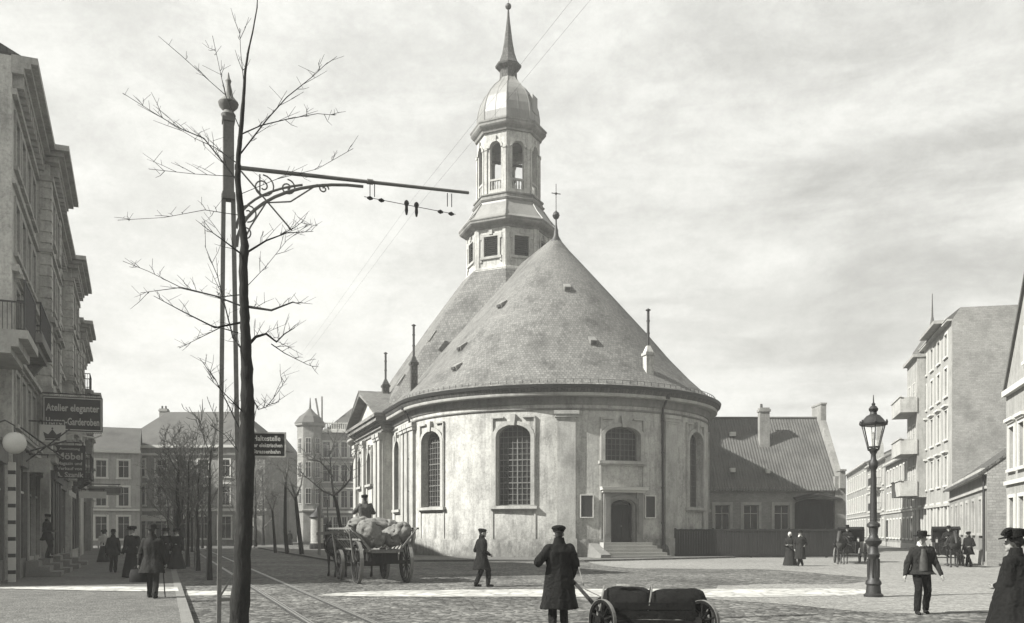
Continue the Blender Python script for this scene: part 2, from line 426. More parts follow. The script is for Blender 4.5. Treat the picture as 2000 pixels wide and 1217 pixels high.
d = -Vector((SUN_AZ[0]*cos(SUN_EL), SUN_AZ[1]*cos(SUN_EL), sin(SUN_EL)))
so.rotation_euler = d.to_track_quat('-Z', 'Y').to_euler(); so.location = (-40, -20, 60)
cd = bpy.data.cameras.new('camera'); cd.sensor_width = 36; cd.lens = 36*F/2000; cd.shift_x = 0; cd.shift_y = (HY-608.5)/2000
cd.clip_start = .1; cd.clip_end = 3000
cam = bpy.data.objects.new('camera', cd); COL.objects.link(cam); cam.location = (0, 0, EYE); cam.rotation_euler = (pi/2, 0, 0); S.camera = cam
S.view_settings.view_transform = 'Standard'; S.view_settings.look = 'None'; S.view_settings.exposure = 1.46; S.view_settings.gamma = 1
S.view_settings.use_curve_mapping = False
S.render.engine = 'CYCLES'

# ============================================================ ground
def sheet(name, poly, z, mat, th=None):
    mb = MB(); n = len(poly)
    if th:
        mb.prism(poly, 2, z-th, z)
    else: mb.add([(x, y, z) for x, y in poly], [tuple(range(n))])
    return tag(mb.build(name, mat), kind='structure')
cob = voro_ground('cobbles', .235, .17, .5, .5, .6, .42)
pav = voro_ground('pavement_mosaic', .24, .07, .25, .22, .4, .65)
plz = voro_ground('plaza_paving', .41, .10, .28, .18, .4, .7, .12)
slab = voro_ground('pale_slabs', .74, .55, .16, .2, .3, .6, .5); slab_ = pm('slab_spare', .56, .14, .6, .85, .2, 6, .2, .3, stain=.25)
chp = voro_ground('churchyard_paving', .25, .09, .25, .25, .4, .65)
sheet('road', [(-400,-60),(400,-60),(400,900),(-400,900)], 0, cob)
def band(v0, v1, u0, u1): return [ST(u0,v0), ST(u0,v1), ST(u1,v1), ST(u1,v0)]
# left pavement with its kerb
sheet('pavement', band(-9, .3, -20, 130), .10, pav, .25)
sheet('kerb', band(.3, .5, -20, 130), .11, 'kerb', .25)
# churchyard pavement: kerb along the tree row, rounded corner, pale forecourt on the right
def smooth(pts, k=4):
    out = []
    for i in range(len(pts)-1):
        p0 = pts[max(i-1,0)]; p1 = pts[i]; p2 = pts[i+1]; p3 = pts[min(i+2,len(pts)-1)]
        for j in range(k):
            t = j/k
            out.append(tuple(.5*((2*p1[c])+(-p0[c]+p2[c])*t+(2*p0[c]-5*p1[c]+4*p2[c]-p3[c])*t*t+(-p0[c]+3*p1[c]-3*p2[c]+p3[c])*t**3) for c in (0,1)))
    out.append(pts[-1]); return out
edge = smooth([ST(125,8.6), ST(100,8.6), ST(75,8.6), ST(60,8.6), ST(52,8.7), (-9,49.2), (-6.5,49.6), (-3,50.3), (0,50.6), (4,50)])
sheet('churchyard_pavement', edge+[(7,52), (14,57), (14,140), (-20,140)], .10, chp, .25)
inner = smooth([ST(125,8.85), ST(100,8.85), ST(75,8.85), ST(60,8.85), ST(52,8.95), (-8.95,49.45), (-6.45,49.85), (-3,50.55), (0,50.85), (4,50.3)])
sheet('kerb', edge+inner[::-1], .112, 'kerb', .25)
# pale open square on the right, with its worn outline
R.seed(3)
def rough(pts, amp, k=5):
    return [(x+R.uniform(-amp, amp)*.6, y+R.uniform(-amp, amp)) for x, y in smooth(pts, k)]
fc = [GP(1128,1091), GP(1200,1108), GP(1330,1111), GP(1500,1113), GP(1640,1124), GP(1720,1132), GP(1640,1141), GP(1500,1141), GP(1400,1144)]
lower = [GP(1390,1170), GP(1480,1177), GP(1560,1183), GP(1640,1191), GP(1740,1198), GP(1850,1197), GP(1960,1190), GP(2100,1188)]
sheet('square', rough(fc, .18)+rough(lower, .12)+[(60,20),(60,60),(34,90),(44,200),(24,200),(24,72),(12,66),(9,56)], .006, plz)
# slab crossings
cx = smooth([(-14.9,25.3), (-13,25.9), (-11,25.9), (-9.45,25.7)], 5)
cx2 = smooth([(-8.75,23.8), (-10,23.9), (-12,24.4), (-13.6,24.9), (-14.9,25.15)], 5)
sheet('crossing_path', rough(cx+cx2, .03, 1), .116, slab)
sheet('crossing_path', rough([(-9.2,25.65),(-8.2,25.5),(-7.2,24.9),(-7.3,24.1),(-8.0,23.75),(-8.5,23.75)], .05, 3), .012, slab)
sheet('crossing_path', rough([(-5.1,23.75),(-4.6,24.9),(-3.2,25.75),(0,26.25),(2.5,26.45),(6.5,26.5),(10,26.6),(9.3,24.2),(5.6,23.1),(2.5,23.25),(0,23.35),(-3.4,23.4)], .06, 4), .012, slab)
# tram rails: steel head in a groove
for k, v in enumerate((2.5, 3.62)):
    mb = MB(); pts = [ST(u, v) for u in (2, 60, 130)]
    for a, b in zip(pts, pts[1:]):
        mb.bar((a[0],a[1],.004), (b[0],b[1],.004), .042, .03)
        q = (VV[0]*.075, VV[1]*.075); mb.bar((a[0]+q[0],a[1]+q[1],0), (b[0]+q[0],b[1]+q[1],0), .03, .024)
    gr_ = MB()
    for a, b in zip(pts, pts[1:]): gr_.bar((a[0],a[1],.0), (b[0],b[1],.0), .16, .014)
    rl_ = mb.build('tram_rail', 'steel'); gr_.build('groove', 'dark', rl_)
    tag(rl_, ['steel tram rail sunk in the cobbles, the one nearer the big tree and mast', 'steel tram rail sunk in the cobbles, the one nearer the sack wagon'][k], 'tram rail', 'tram rails in the road')
# ============================================================ church
PHI = radians(19.5); CR = 10.8; CL = 22.; ZE = 10.45
ch = empty('church', (3.2, 66, 0), PHI, 'pale plastered church with rounded apse, steep slate roof and domed octagonal tower', 'church')
def apse(s, z, d): a = s/CR; return ((CR-d)*sin(a), -(CR-d)*cos(a), z)
def lside(s, z, d): return (-CR+d, s, z)
def rside(s, z, d): return (CR-d, s, z)
def farap(s, z, d): a = s/CR; return (-(CR-d)*sin(a), CL+(CR-d)*cos(a), z)
def dg(a): return radians(a)*CR
W0, W1 = 3.25, 8.2
def win_at(c, w=2.2): return dict(s0=c-w/2, s1=c+w/2, z0=W0, z1=W1, arch=.72)
aw = [win_at(dg(a)) for a in (-71, -36.3, 36, 71)]
uw = dict(s0=-1.2, s1=1.2, z0=6.0, z1=8.1, arch=.55)
door = dict(s0=-.82, s1=.82, z0=1.02, z1=3.62, arch=.4)
mb = MB(); mapwall(mb, apse, -pi/2*CR, pi/2*CR, 0, 9.4, aw+[uw, door], .55, step=.45)
RS0, RS1 = 5.9, 17.3                       # risalit
lw = [dict(s0=3.0, s1=4.6, z0=W0, z1=W1, arch=.6), dict(s0=18.8, s1=20.4, z0=W0, z1=W1, arch=.6)]
mapwall(mb, lside, 0, CL, 0, 9.4, lw, .55)
mapwall(mb, rside, 0, CL, 0, 9.4, [], .5)
mapwall(mb, farap, -pi/2*CR, pi/2*CR, 0, 9.4, [], .5, step=.9)
def ris(s, z, d): return (-CR-.75+d, s, z)
rw = [dict(s0=9.9, s1=11.5, z0=5.4, z1=7.9, arch=.8), dict(s0=10.0, s1=11.4, z0=.3, z1=3.9), dict(s0=14.3, s1=15.6, z0=5.4, z1=7.9, arch=.7)]
mapwall(mb, ris, RS0, RS1, 0, 9.4, rw, .5, edges=.75)
wall = mb.build('wall', 'plaster', ch)
# plinth with moulded top
for a, b in ((-pi/2*CR, -.98), (.98, pi/2*CR)):
    mb = MB(); mbox(mb, apse, a, b, 0, 1.12, -.10, .02, 50); mbox(mb, apse, a, b, 1.12, 1.2, -.06, .02, 50); mb.build('plinth', 'plinth', ch)
mb = MB()
mbox(mb, lside, 0, RS0, 0, 1.12, -.1, .02); mbox(mb, lside, RS1, CL, 0, 1.12, -.1, .02)
mbox(mb, ris, RS0-.1, 9.9, 0, 1.12, -.1, .02); mbox(mb, ris, 11.5, RS1+.1, 0, 1.12, -.1, .02)
mbox(mb, rside, 0, CL, 0, 1.12, -.1, .02)
mb.build('plinth', 'plinth', ch)
# entablature: architrave line, frieze, cornice swept round the stadium
def sweep(mb, prof, closed=True):
    """prof: list of (offset from wall, z) swept round the plan"""
    path = []
    for i in range(61): a = -pi/2+pi*i/60; path.append((sin(a), -cos(a), 0))
    for i in range(61): a = pi/2-pi*i/60; path.append((sin(a), cos(a), CL))
    n = len(prof); vs = []; fs = []
    for dx, dy, t in path:
        for o, z in prof: vs.append((dx*(CR+o), t+dy*(CR+o), z))
    m = len(path)
    for i in range(m):
        j = (i+1) % m
        for k in range(n if closed else n-1):
            l = (k+1) % n; fs.append((i*n+k, j*n+k, j*n+l, i*n+l))
    mb.add(vs, fs)
mb = MB()
sweep(mb, [(-.1,9.05), (.06,9.05), (.10,9.1), (.10,9.16), (.03,9.18), (-.1,9.18)])
sweep(mb, [(-.2,9.38), (.06,9.38), (.10,9.44), (.13,9.52), (.14,9.56), (.14,9.84), (-.2,9.84)])
cm2 = MB(); sweep(cm2, [(-.2,9.845), (.26,9.85), (.60,9.86), (.63,9.9), (.63,10.05), (-.2,10.05)]); cm2.build('corona', 'trim', ch, True)
cm2 = MB(); sweep(cm2, [(-.2,10.055), (.66,10.06), (.70,10.14), (.77,10.26), (.78,10.34), (-.2,10.36)]); cm2.build('cyma', 'tiledk', ch, True)
for s0, s1 in ((RS0, RS1),):
    for o, za, zb in ((.10,9.05,9.18), (.16,9.38,9.64), (.36,9.64,9.84), (.62,9.84,10.14), (.76,10.14,10.37)):
        mbox(mb, ris, s0-o, s1+o, za, zb, -o, .72-.001*zb)
mb.build('cornice', 'corn', ch, True)
# pilasters
for a in (-19, 19.6, -52, 52):
    if abs(a) > 40: continue
    mb = MB(); c = dg(a); h = .55
    mbox(mb, apse, c-h, c+h, 1.2, 8.45, -.16, .02, 4); mbox(mb, apse, c-h-.08, c+h+.08, 0, 1.24, -.24, .02, 4)
    mbox(mb, apse, c-h-.05, c+h+.05, 8.45, 8.6, -.2, .02, 4); mbox(mb, apse, c-h-.14, c+h+.14, 8.6, 8.78, -.27, .02, 4); mbox(mb, apse, c-h-.2, c+h+.2, 8.78, 9.0, -.33, .02, 4)
    mb.build('pilaster', 'trim', ch)
for f, c, h in ((apse, dg(-86), .5), (lside, .55, .42), (lside, 1.75, .36), (ris, RS0+.5, .42), (ris, RS0+1.9, .4), (ris, 13.0, .4), (ris, RS1-.55, .42), (lside, RS1+.7, .4), (lside, CL-.6, .5)):
    mb = MB(); mbox(mb, f, c-h, c+h, 1.2, 8.5, -.22, .02, 3); mbox(mb, f, c-h-.1, c+h+.1, 8.5, 8.72, -.3, .02, 3); mbox(mb, f, c-h-.16, c+h+.16, 8.72, 9.0, -.36, .02, 3)
    mbox(mb, f, c-h-.08, c+h+.08, 0, 1.24, -.3, .02, 3)
    mb.build('pilaster', 'trim', ch)
# windows with raised rectangular surrounds, keystones and leaded panes
def church_window(f, o, ears=True, nb=6, nh=13, dep=.42):
    mb = MB(); strip(mb, f, o, -.07, 0, dep-.05, dep+.03)
    mbox(mb, f, o['s0'], o['s1'], o['z0'], o['z0']+.08, dep-.05, dep+.03, 2)
    for i in range(nb):
        s = o['s0']+(o['s1']-o['s0'])*(i+1)/(nb+1); w = .035 if i == nb//2 else .016
        mbox(mb, f, s-w, s+w, o['z0'], ztop(o, s)-.03, dep-.03, dep+.0)
    for i in range(nh):
        z = o['z0']+(o['z1']-o['z0'])*(i+1)/(nh+1)
        h = (o['s1']-o['s0'])/2; c = (o['s0']+o['s1'])/2; zb = o['z1']-o['arch']
        hh = h if z < zb else h*sqrt(max(0, 1-((z-zb)/o['arch'])**2))
        w = .03 if i % 4 == 3 else .014
        mbox(mb, f, c-hh+.03, c+hh-.03, z-w, z+w, dep-.026, dep+.002, 3)
    w_ = mb.build('window', 'pole', ch); pane(w_, f, o, dep+.006, 'glassg')
    c = MB(); e = .30
    mbox(c, f, o['s0']-e, o['s0']-.005, o['z0']-.02, o['z1']-.56, -.12, .02); mbox(c, f, o['s1']+.005, o['s1']+e, o['z0']-.02, o['z1']-.56, -.12, .02)
    # arch hood inside a rectangular eared head
    strip(c, f, o, 0, .24, -.15, .02)
    for sgn in (-1, 1):
        x = o['s0']-e if sgn < 0 else o['s1']+e
        a, b = sorted((x, x-sgn*.10)); mbox(c, f, a, b, o['z1']-.55, o['z1']+.42, -.13, .02)
        a, b = sorted((x, x-sgn*.80)); mbox(c, f, a, b, o['z1']+.42, o['z1']+.52, -.15, .02, 2)
    m = (o['s0']+o['s1'])/2
    c.hexa([f(m-.12,o['z1']-.05,-.24), f(m+.12,o['z1']-.05,-.24), f(m+.12,o['z1']-.05,.05), f(m-.12,o['z1']-.05,.05),
            f(m-.19,o['z1']+.62,-.24), f(m+.19,o['z1']+.62,-.24), f(m+.19,o['z1']+.62,.05), f(m-.19,o['z1']+.62,.05)])
    mbox(c, f, o['s0']-e-.1, o['s1']+e+.1, o['z0']-.2, o['z0']-.02, -.26, .42, 3)
    mbox(c, f, o['s0']-e, o['s1']+e, o['z0']-.3, o['z0']-.2, -.14, .02, 3)
    # apron strips below the sill
    for x in (o['s0']-e, o['s1']+e-.1): mbox(c, f, x, x+.1, 1.2, o['z0']-.3, -.06, .02)
    c.build('casing', 'trim', w_)
for o in aw: church_window(apse, o)
church_window(apse, uw, nb=7, nh=5)
for o in lw: church_window(lside, o, nb=4)
for o in (rw[0], rw[2]): church_window(ris, o, nb=4, nh=7)
mb = MB(); mbox(mb, ris, 10.0, 11.4, .3, 3.9, .3, .36); mbox(mb, ris, 10.66, 10.74, .3, 3.9, .27, .31); mb.build('side_door', 'wooddk', ch)
# portal with flat hood, panelled door and steps
mb = MB()
for a, b in ((-1.3,-.86), (.86,1.3)):
    mbox(mb, apse, a, b, 0.02, 4.05, -.22, .03, 2); mbox(mb, apse, a+.08, b-.08, 1.5, 3.7, -.27, .03, 1)
strip(mb, apse, door, .04, .30, -.2, .03)
mapwall(mb, apse, -.86, .86, 1.02, 4.05, [dict(door, s0=-.84, s1=.84, z1=3.64)], .2, -.12, .4)
portal = mb.build('portal', pm('portal_stone', .33, .2, 1, .85, .2, 16, .2, .25, stain=.4), ch)
mb = MB(); mbox(mb, apse, -1.4, 1.4, 4.05, 4.2, -.32, .03, 5); mbox(mb, apse, -1.5, 1.5, 4.2, 4.34, -.52, .03, 5); mbox(mb, apse, -1.52, 1.52, 4.34, 4.38, -.55, .03, 5)
mb.build('hood', 'white', portal)
mb = MB(); mbox(mb, apse, -.8, .8, 1.02, 3.3, .38, .44, 2)
strip(mb, apse, door, -.12, 0, .34, .46)
for s0 in (-.66, .08):
    for z0, z1 in ((1.2,1.95), (2.1,2.95)):
        mbox(mb, apse, s0, s0+.58, z0, z1, .35, .40, 1)
pane(mb.build('door', 'wooddk', portal), apse, door, .45, 'glass', 'fanlight')
mb = MB(); mb.ball((.06, -CR+.33, 2.0), .04, 8); mb.build('handle', 'steel', portal)
mb = MB()
for i in range(5):
    z1 = 1.0-i*.2; y = -CR-.55-.33*i
    mb.box(-1.55-.16*i, 1.75+.16*i, y, -CR+.3, max(0, z1-.2)+.003*(i > 0), z1)
mb.box(-.8, .8, -CR+.1, -CR+.5, .9, 1.015)
mb.build('steps', 'granite', ch)
mb = MB(); mb.hexa([(-2.45,-CR-2.0,0),(-1.75,-CR-2.0,0),(-1.62,-CR+.4,0),(-2.3,-CR+.4,0),(-2.4,-CR-2.0,.3),(-1.78,-CR-2.0,.3),(-1.62,-CR+.4,1.05),(-2.2,-CR+.4,1.05)]); mb.build('step_cheek', 'kerb', ch)
for a in (-12.4, 10.2):
    mb = MB(); c = dg(a); mbox(mb, apse, c-.36, c+.36, 2.55, 3.85, -.10, .02, 2); nb_ = mb.build('notice_board', 'signdk', ch)
    f_ = MB(); 
    for x in (c-.42, c+.36): mbox(f_, apse, x, x+.06, 2.49, 3.91, -.15, .02)
    for z in (2.49, 3.85): mbox(f_, apse, c-.36, c+.36, z, z+.06, -.15, .02, 2)
    f_.build('board_frame', 'white', nb_)
# downpipes
for a in (15.2, -87.6):
    mb = MB(); c = dg(a)
    pts = [apse(c, 10.2, -.62), apse(c, 9.75, -.45), apse(c, 9.3, -.2), apse(c, 8.9, -.16), apse(c, .3, -.2)]
    mb.tube(pts, .075, 10)
    for z in (2.2, 4.4, 6.6, 8.6): mb.tube([apse(c, z-.04, -.18), apse(c, z+.04, -.18)], .105, 10)
    mb.lathe([(.16,9.9), (.2,10.2)], 10, apse(c, 0, -.6)[:2])
    mb.build('downpipe', 'dark', ch, True)
# roof: bell-cast profile swept round the stadium
prof = [(.12,23.05), (1.0,21.95), (1.9,20.95), (4.2,18.35), (6.6,15.6), (8.2,13.65), (9.6,12.15), (10.6,11.2), (11.2,10.72), (11.62,10.46), (11.62,10.36)]
mb = MB(); sweep(mb, [(r-CR, z) for r, z in prof], False)
roof = mb.build('roof', 'slate', ch, True)
mb = MB()                                   # central block of the roof, rising to the tower foot
T0, T1, TC = 5.6, 18.4, 10.5
ring0 = [(-11.55,T0),(11.55,T0),(11.55,T1),(-11.55,T1)]
oct_ = [(3.75*sin(radians(22.5+45*k)), TC-3.75*cos(radians(22.5+45*k))) for k in range(8)]
zs = ((0., 10.4), (.07, 11.0), (.18, 12.3), (.36, 14.8), (.7, 19.1), (1., 22.7))
cor = [[-11.55,T0],[11.55,T0]]
def base8(): # eight points on the eaves rectangle matching the octagon
    x = 11.55; return [(x*.72,T0),(x,T0+2.2),(x,T1-2.2),(x*.72,T1),(-x*.72,T1),(-x,T1-2.2),(-x,T0+2.2),(-x*.72,T0)]
b8 = base8(); b8 = [(3.,2.5),(11.55,8.0),(11.55,T1-.02),(11.55,T1-.01),(-11.55,T1-.01),(-11.55,T1-.02),(-11.55,8.0),(-3.,2.5)]
rings = [[(b8[k][0]*(1-t)+oct_[k][0]*t, b8[k][1]*(1-t)+oct_[k][1]*t, z) for k in range(8)] for t, z in zs]
mb.loft(rings)
mb.build('roof_block', 'slate', roof)
mb = MB()                                   # pediment roof
pk = 12.85; pm_ = (RS0+RS1)/2
mb.add([(-CR-1.55,RS0-.8,10.42), (-CR-1.55,pm_,pk+.1), (-CR-1.55,RS1+.8,10.42), (-4.5,RS0-.8,10.42), (-4.5,pm_,pk+.1), (-4.5,RS1+.8,10.42),
        (-CR-1.55,RS0-.8,10.28), (-CR-1.55,pm_,pk-.05), (-CR-1.55,RS1+.8,10.28)], [(0,1,4,3), (1,2,5,4), (0,6,7,1), (1,7,8,2)])
mb.build('pediment_roof', 'slate', roof)
mb = MB(); mb.prism([(RS0-.2,10.37), (RS1+.2,10.37), (pm_,pk-.45)], 0, -CR-.75, -CR-.2); ped = mb.build('pediment', 'plaster', ch)
mb = MB()
for s in (RS0-.78, RS1+.78):
    mb.hexa([(-CR-1.5,s,10.38), (-CR-1.5,pm_,pk-.35), (-CR-.6,pm_,pk-.35), (-CR-.6,s,10.38), (-CR-1.5,s,10.27+.12), (-CR-1.5,pm_,pk-.08), (-CR-.6,pm_,pk-.08), (-CR-.6,s,10.27+.12)])
mb.build('raking_cornice', 'corn', ped)
# gutter with snow guard
mb = MB(); sweep(mb, [(.72,10.30), (.84,10.30), (.90,10.50), (.87,10.50), (.81,10.38), (.72,10.38)])
for i in range(70):
    a = -pi/2+pi*i/69; mb.bar((11.3*sin(a),-11.3*cos(a),10.6), (11.3*sin(a),-11.3*cos(a),10.86), .025)
mb.build('gutter', 'dark', roof)
mb = MB(); sweep(mb, [(.49,10.84), (.52,10.84), (.52,10.87), (.49,10.87)]); mb.build('snow_rail', 'lead', roof)
def roof_z(r):
    for (r0,z0),(r1,z1) in zip(prof, prof[1:]):
        if r0 <= r <= r1: return z0+(z1-z0)*(r-r0)/(r1-r0)
    return 10.5
# roof hatches: small lead-cased flaps
def hatch(a, r, w=.45, h=.75):
    mb = MB(); z = roof_z(r); z2 = roof_z(r-h*.6)
    T = Matrix.Rotation(a, 4, 'Z'); mb.T = T
    mb.hexa([(-w/2,-r-.03,z), (w/2,-r-.03,z), (w/2,-(r-h*.6),z2), (-w/2,-(r-h*.6),z2), (-w/2,-r-.1,z+.3), (w/2,-r-.1,z+.3), (w/2,-(r-h*.6),z2+.12), (-w/2,-(r-h*.6),z2+.12)])
    o = mb.build('roof_hatch', 'lead', roof)
    m2 = MB(); m2.T = T; m2.box(-w/2+.08, w/2-.08, -r-.15, -r-.08, z+.08, z+.24); m2.build('hatch_opening', 'dark', o) if False else None
    m2.v and m2.build('hatch_shutter', 'signdk', roof)
hatch(radians(-12.5), 4.6); hatch(radians(-5.5), 8.3); hatch(radians(-68), 5.4, .5); hatch(radians(-66), 9.6, .5); hatch(radians(-77), 8.0, .5)
for y, x in ((7.4, -7.6), (8.6, -9.8)):
    mb = MB(); mb.bar((x,y,roof_z(-x)+3.2 if False else 10.4+(11.55+x)*1.52), (x+.55,y,10.4+(12.1+x)*1.52), .4, .12); mb.build('roof_hatch', 'lead', roof)
# stove chimneys
def stack(x, y, zb, zm, zt, w=.32, pale=False):
    mb = MB()
    mb.box(x-w, x+w, y-w, y+w, zb, zm); mb.box(x-w-.07, x+w+.07, y-w-.07, y+w+.07, zm-.22, zm-.06)
    mb.loft([[(x-w,y-w,zm),(x+w,y-w,zm),(x+w,y+w,zm),(x-w,y+w,zm)], [(x-.1,y-.1,zm+.4),(x+.1,y-.1,zm+.4),(x+.1,y+.1,zm+.4),(x-.1,y+.1,zm+.4)]])
    c = mb.build('chimney', 'plaster' if pale else 'tiledk', ch)
    mb = MB(); mb.tube([(x,y,zm+.3), (x,y,zt)], .085, 10)
    for t in (.35, .7): z = zm+.4+(zt-zm-.4)*t; mb.tube([(x,y,z-.05), (x,y,z+.05)], .11, 10)
    mb.lathe([(.16,zt-.02), (.16,zt+.03), (.02,zt+.12)], 10, (x,y))
    mb.build('stove_pipe', 'dark', c, True)
ca, sa_ = cos(PHI), sin(PHI)
def tolocal(X, Y): X -= 3.2; Y -= 66; return (X*ca+Y*sa_, -X*sa_+Y*ca)
lx, ly = tolocal(AT(1266, 57.7), 57.7); stack(lx, ly, 11.0, ZT(688, 57.7), ZT(606, 57.7), .25, True)
lx, ly = tolocal(AT(808, 66.5), 66.5); stack(lx, ly, 11.5, ZT(707, 66.5), ZT(636, 66.5), .24)
stack(-CR+.6, pm_-.3, 12.0, 13.5, 16.0, .26)
# ridge finial with cross
mb = MB(); mb.lathe([(.5,22.55), (.2,23.1), (.07,23.9), (.06,24.3), (.2,24.42), (.27,24.6), (.2,24.8), (.06,24.92), (.03,25.0), (.025,26.9)], 12)
mb.bar((-.35,0,26.2), (.35,0,26.2), .05); mb.ball((0,0,26.2), .1, 8)
mb.build('ridge_cross', 'dark', roof, True)

# ---- tower
def octf(R_, k):
    a = radians(45*k); ap = R_*cos(radians(22.5))
    def f(s, z, d): return ((ap-d)*sin(a)+s*cos(a), TC-(ap-d)*cos(a)+s*sin(a), z)
    return f, R_*sin(radians(22.5))
A0 = radians(22.5)
mb = MB()
RL = 3.45
for k in range(8):
    f, h = octf(RL, k); lo = dict(s0=-.62, s1=.62, z0=23.75, z1=25.35)
    mapwall(mb, f, -h, h, 22.4, 26.1, [lo], .25)
    mbox(mb, f, -h+.0, -h+.28, 22.9, 26.05, -.08, .02); mbox(mb, f, h-.28, h, 22.9, 26.05, -.08, .02)
mb.lathe([(RL+.05,22.35), (RL+.38,22.45), (RL+.38,22.62), (RL+.16,22.72), (RL+.12,22.9), (RL-.1,22.95)], 8, (0,TC), A0, False)
tower = mb.build('tower', 'plaster', ch)
for k in range(8):
    f, h = octf(RL, k); lo = dict(s0=-.62, s1=.62, z0=23.75, z1=25.35)
    mb = MB(); mbox(mb, f, -.6, .6, 23.75, 25.35, .2, .26)
    for i in range(9): 
        z = 23.85+i*.17; mb.hexa([f(-.58,z,.02), f(.58,z,.02), f(.58,z+.1,.2), f(-.58,z+.1,.2), f(-.58,z+.03,.02), f(.58,z+.03,.02), f(.58,z+.13,.2), f(-.58,z+.13,.2)])
    mb.build('louvre', 'wooddk', tower)
    c = MB(); strip(c, f, lo, 0, .2, -.09, .02); mbox(c, f, -.95, .95, 23.55, 23.75, -.13, .02); mbox(c, f, -.15, .15, 25.5, 25.85, -.16, .02)
    for s in (-1, 1): mbox(c, f, *sorted((s*.82, s*.98)), 25.15, 25.6, -.09, .02); mbox(c, f, *sorted((s*.82, s*.98)), 23.3, 23.75, -.09, .02)
    c.build('casing', 'trim', tower)
mb = MB(); mb.lathe([(RL-.2,26.0), (RL+.1,26.0), (RL+.16,26.15), (RL+.34,26.22), (RL+.55,26.3), (RL+.66,26.42), (RL+.66,26.55), (RL+.72,26.62), (RL+.72,26.7), (2.6,26.72)], 8, (0,TC), A0); mb.build('tower_cornice', 'corn', tower); mb = MB()
mb.lathe([(2.7,28.3), (2.98,28.42), (3.06,28.56), (2.9,28.66), (2.86,28.86), (2.96,28.92), (2.96,29.02), (2.4,29.04)], 8, (0,TC), A0); mb.build('belfry_base', 'corn', tower); mb = MB()
mb.lathe([(2.4,34.05), (2.78,34.07), (2.84,34.25), (2.96,34.34), (3.08,34.46), (3.16,34.58), (3.16,34.74), (3.22,34.82), (3.22,34.92), (2.3,34.95)], 8, (0,TC), A0)
mb.build('belfry_cornice', 'corn', tower)
mb = MB(); mb.lathe([(RL+.70,26.71), (RL+.36,26.98), (RL+.02,27.5), (2.98,28.2), (2.92,28.4)], 8, (0,TC), A0, False)
for k in range(8):
    a = A0+radians(45*k); mb.tube([((RL+.70)*sin(a),TC-(RL+.70)*cos(a),26.73), ((RL+.02)*sin(a),TC-(RL+.02)*cos(a),27.52), (2.95*sin(a),TC-2.95*cos(a),28.3)], .05, 6)
mb.build('tower_skirt', 'lead', tower)
mb = MB(); RB = 2.62
bo = dict(s0=-.5, s1=.5, z0=29.3, z1=33.3, arch=.5)
for k in range(8):
    f, h = octf(RB, k)
    mapwall(mb, f, -h, h, 28.95, 34.1, [bo], .38)
    mapwall(mb, f, -h+.15, h-.15, 28.95, 34.1, [bo], .01, .38)
    for s in (-1, 1):
        a, b = sorted((s*(h-.02), s*(h-.26))); mbox(mb, f, a, b, 29.05, 32.65, -.09, .02)
        a, b = sorted((s*(h), s*(h-.3))); mbox(mb, f, a, b, 32.65, 32.85, -.14, .02)
    strip(mb, f, dict(bo, z0=32.8), .0, .16, -.1, .02); mbox(mb, f, -.11, .11, 33.25, 33.75, -.16, .02)
mb.build('belfry', 'plaster', tower)
mb = MB(); mb.lathe([(2.3,29.2), (2.3,29.3)], 8, (0,TC), A0); mb.build('belfry_floor', 'wood', tower)
mb = MB(); mb.lathe([(2.3,34.0), (2.3,34.1)], 8, (0,TC), A0); mb.build('belfry_ceiling', 'wood', tower)
for k in range(8):
    mb = MB(); f, h = octf(RB, k); mbox(mb, f, -.5, .5, 30.12, 30.28, .02, .22); mbox(mb, f, -.5, .5, 29.3, 29.42, .02, .22)
    for i in range(4):
        s = -.36+.24*i; p = f(s, 0, .12)
        mb.lathe([(.045,29.42), (.085,29.6), (.05,29.85), (.065,30.12)], 8, p[:2])
    mb.build('balustrade', 'trim', tower, True)
mb = MB(); mb.lathe([(.12,32.2), (.34,32.05), (.4,31.5), (.52,31.1), (.66,30.85), (.6,30.83)], 14, (0,TC)); mb.box(-2.1,2.1,TC-.08,TC+.08,32.2,32.4); mb.tube([(0,TC,30.9),(0,TC,30.5)], .07, 6); mb.build('bell', 'dark', tower, True)
mb = MB(); dp = [(2.55,34.93), (2.6,35.3), (2.62,35.9), (2.52,36.6), (2.3,37.3), (1.98,37.9), (1.5,38.5), (1.02,38.95), (.8,39.25), (.72,39.4)]
mb.lathe(dp, 8, (0,TC), A0)
for k in range(16):
    a = A0+radians(22.5*k); q = 1 if k % 2 == 0 else cos(radians(22.5))
    mb.tube([(r*q*sin(a), TC-r*q*cos(a), z) for r, z in dp], .04 if k % 2 == 0 else .022, 5)
mb.build('dome', 'lead', tower)
mb = MB(); f, h = octf(2.62, 1); mbox(mb, f, -.5, .5, 36.1, 37.5, -.02, .5); mb.build('dome_hatch', 'lead', tower)
mb = MB(); mb.lathe([(.74,39.3), (.70,40.1), (.86,40.2), (1.08,40.36), (1.1,40.52), (.95,40.62), (.74,40.95), (.52,41.6), (.36,42.5), (.22,43.6), (.11,44.6), (.06,45.3)], 8, (0,TC), A0)
mb.build('spire', 'tiledk', tower)
mb = MB(); mb.ball((0,TC,45.5), .26, 12); mb.tube([(0,TC,45.2),(0,TC,46.2)], .03, 6); mb.build('finial_ball', 'dark', tower, True)
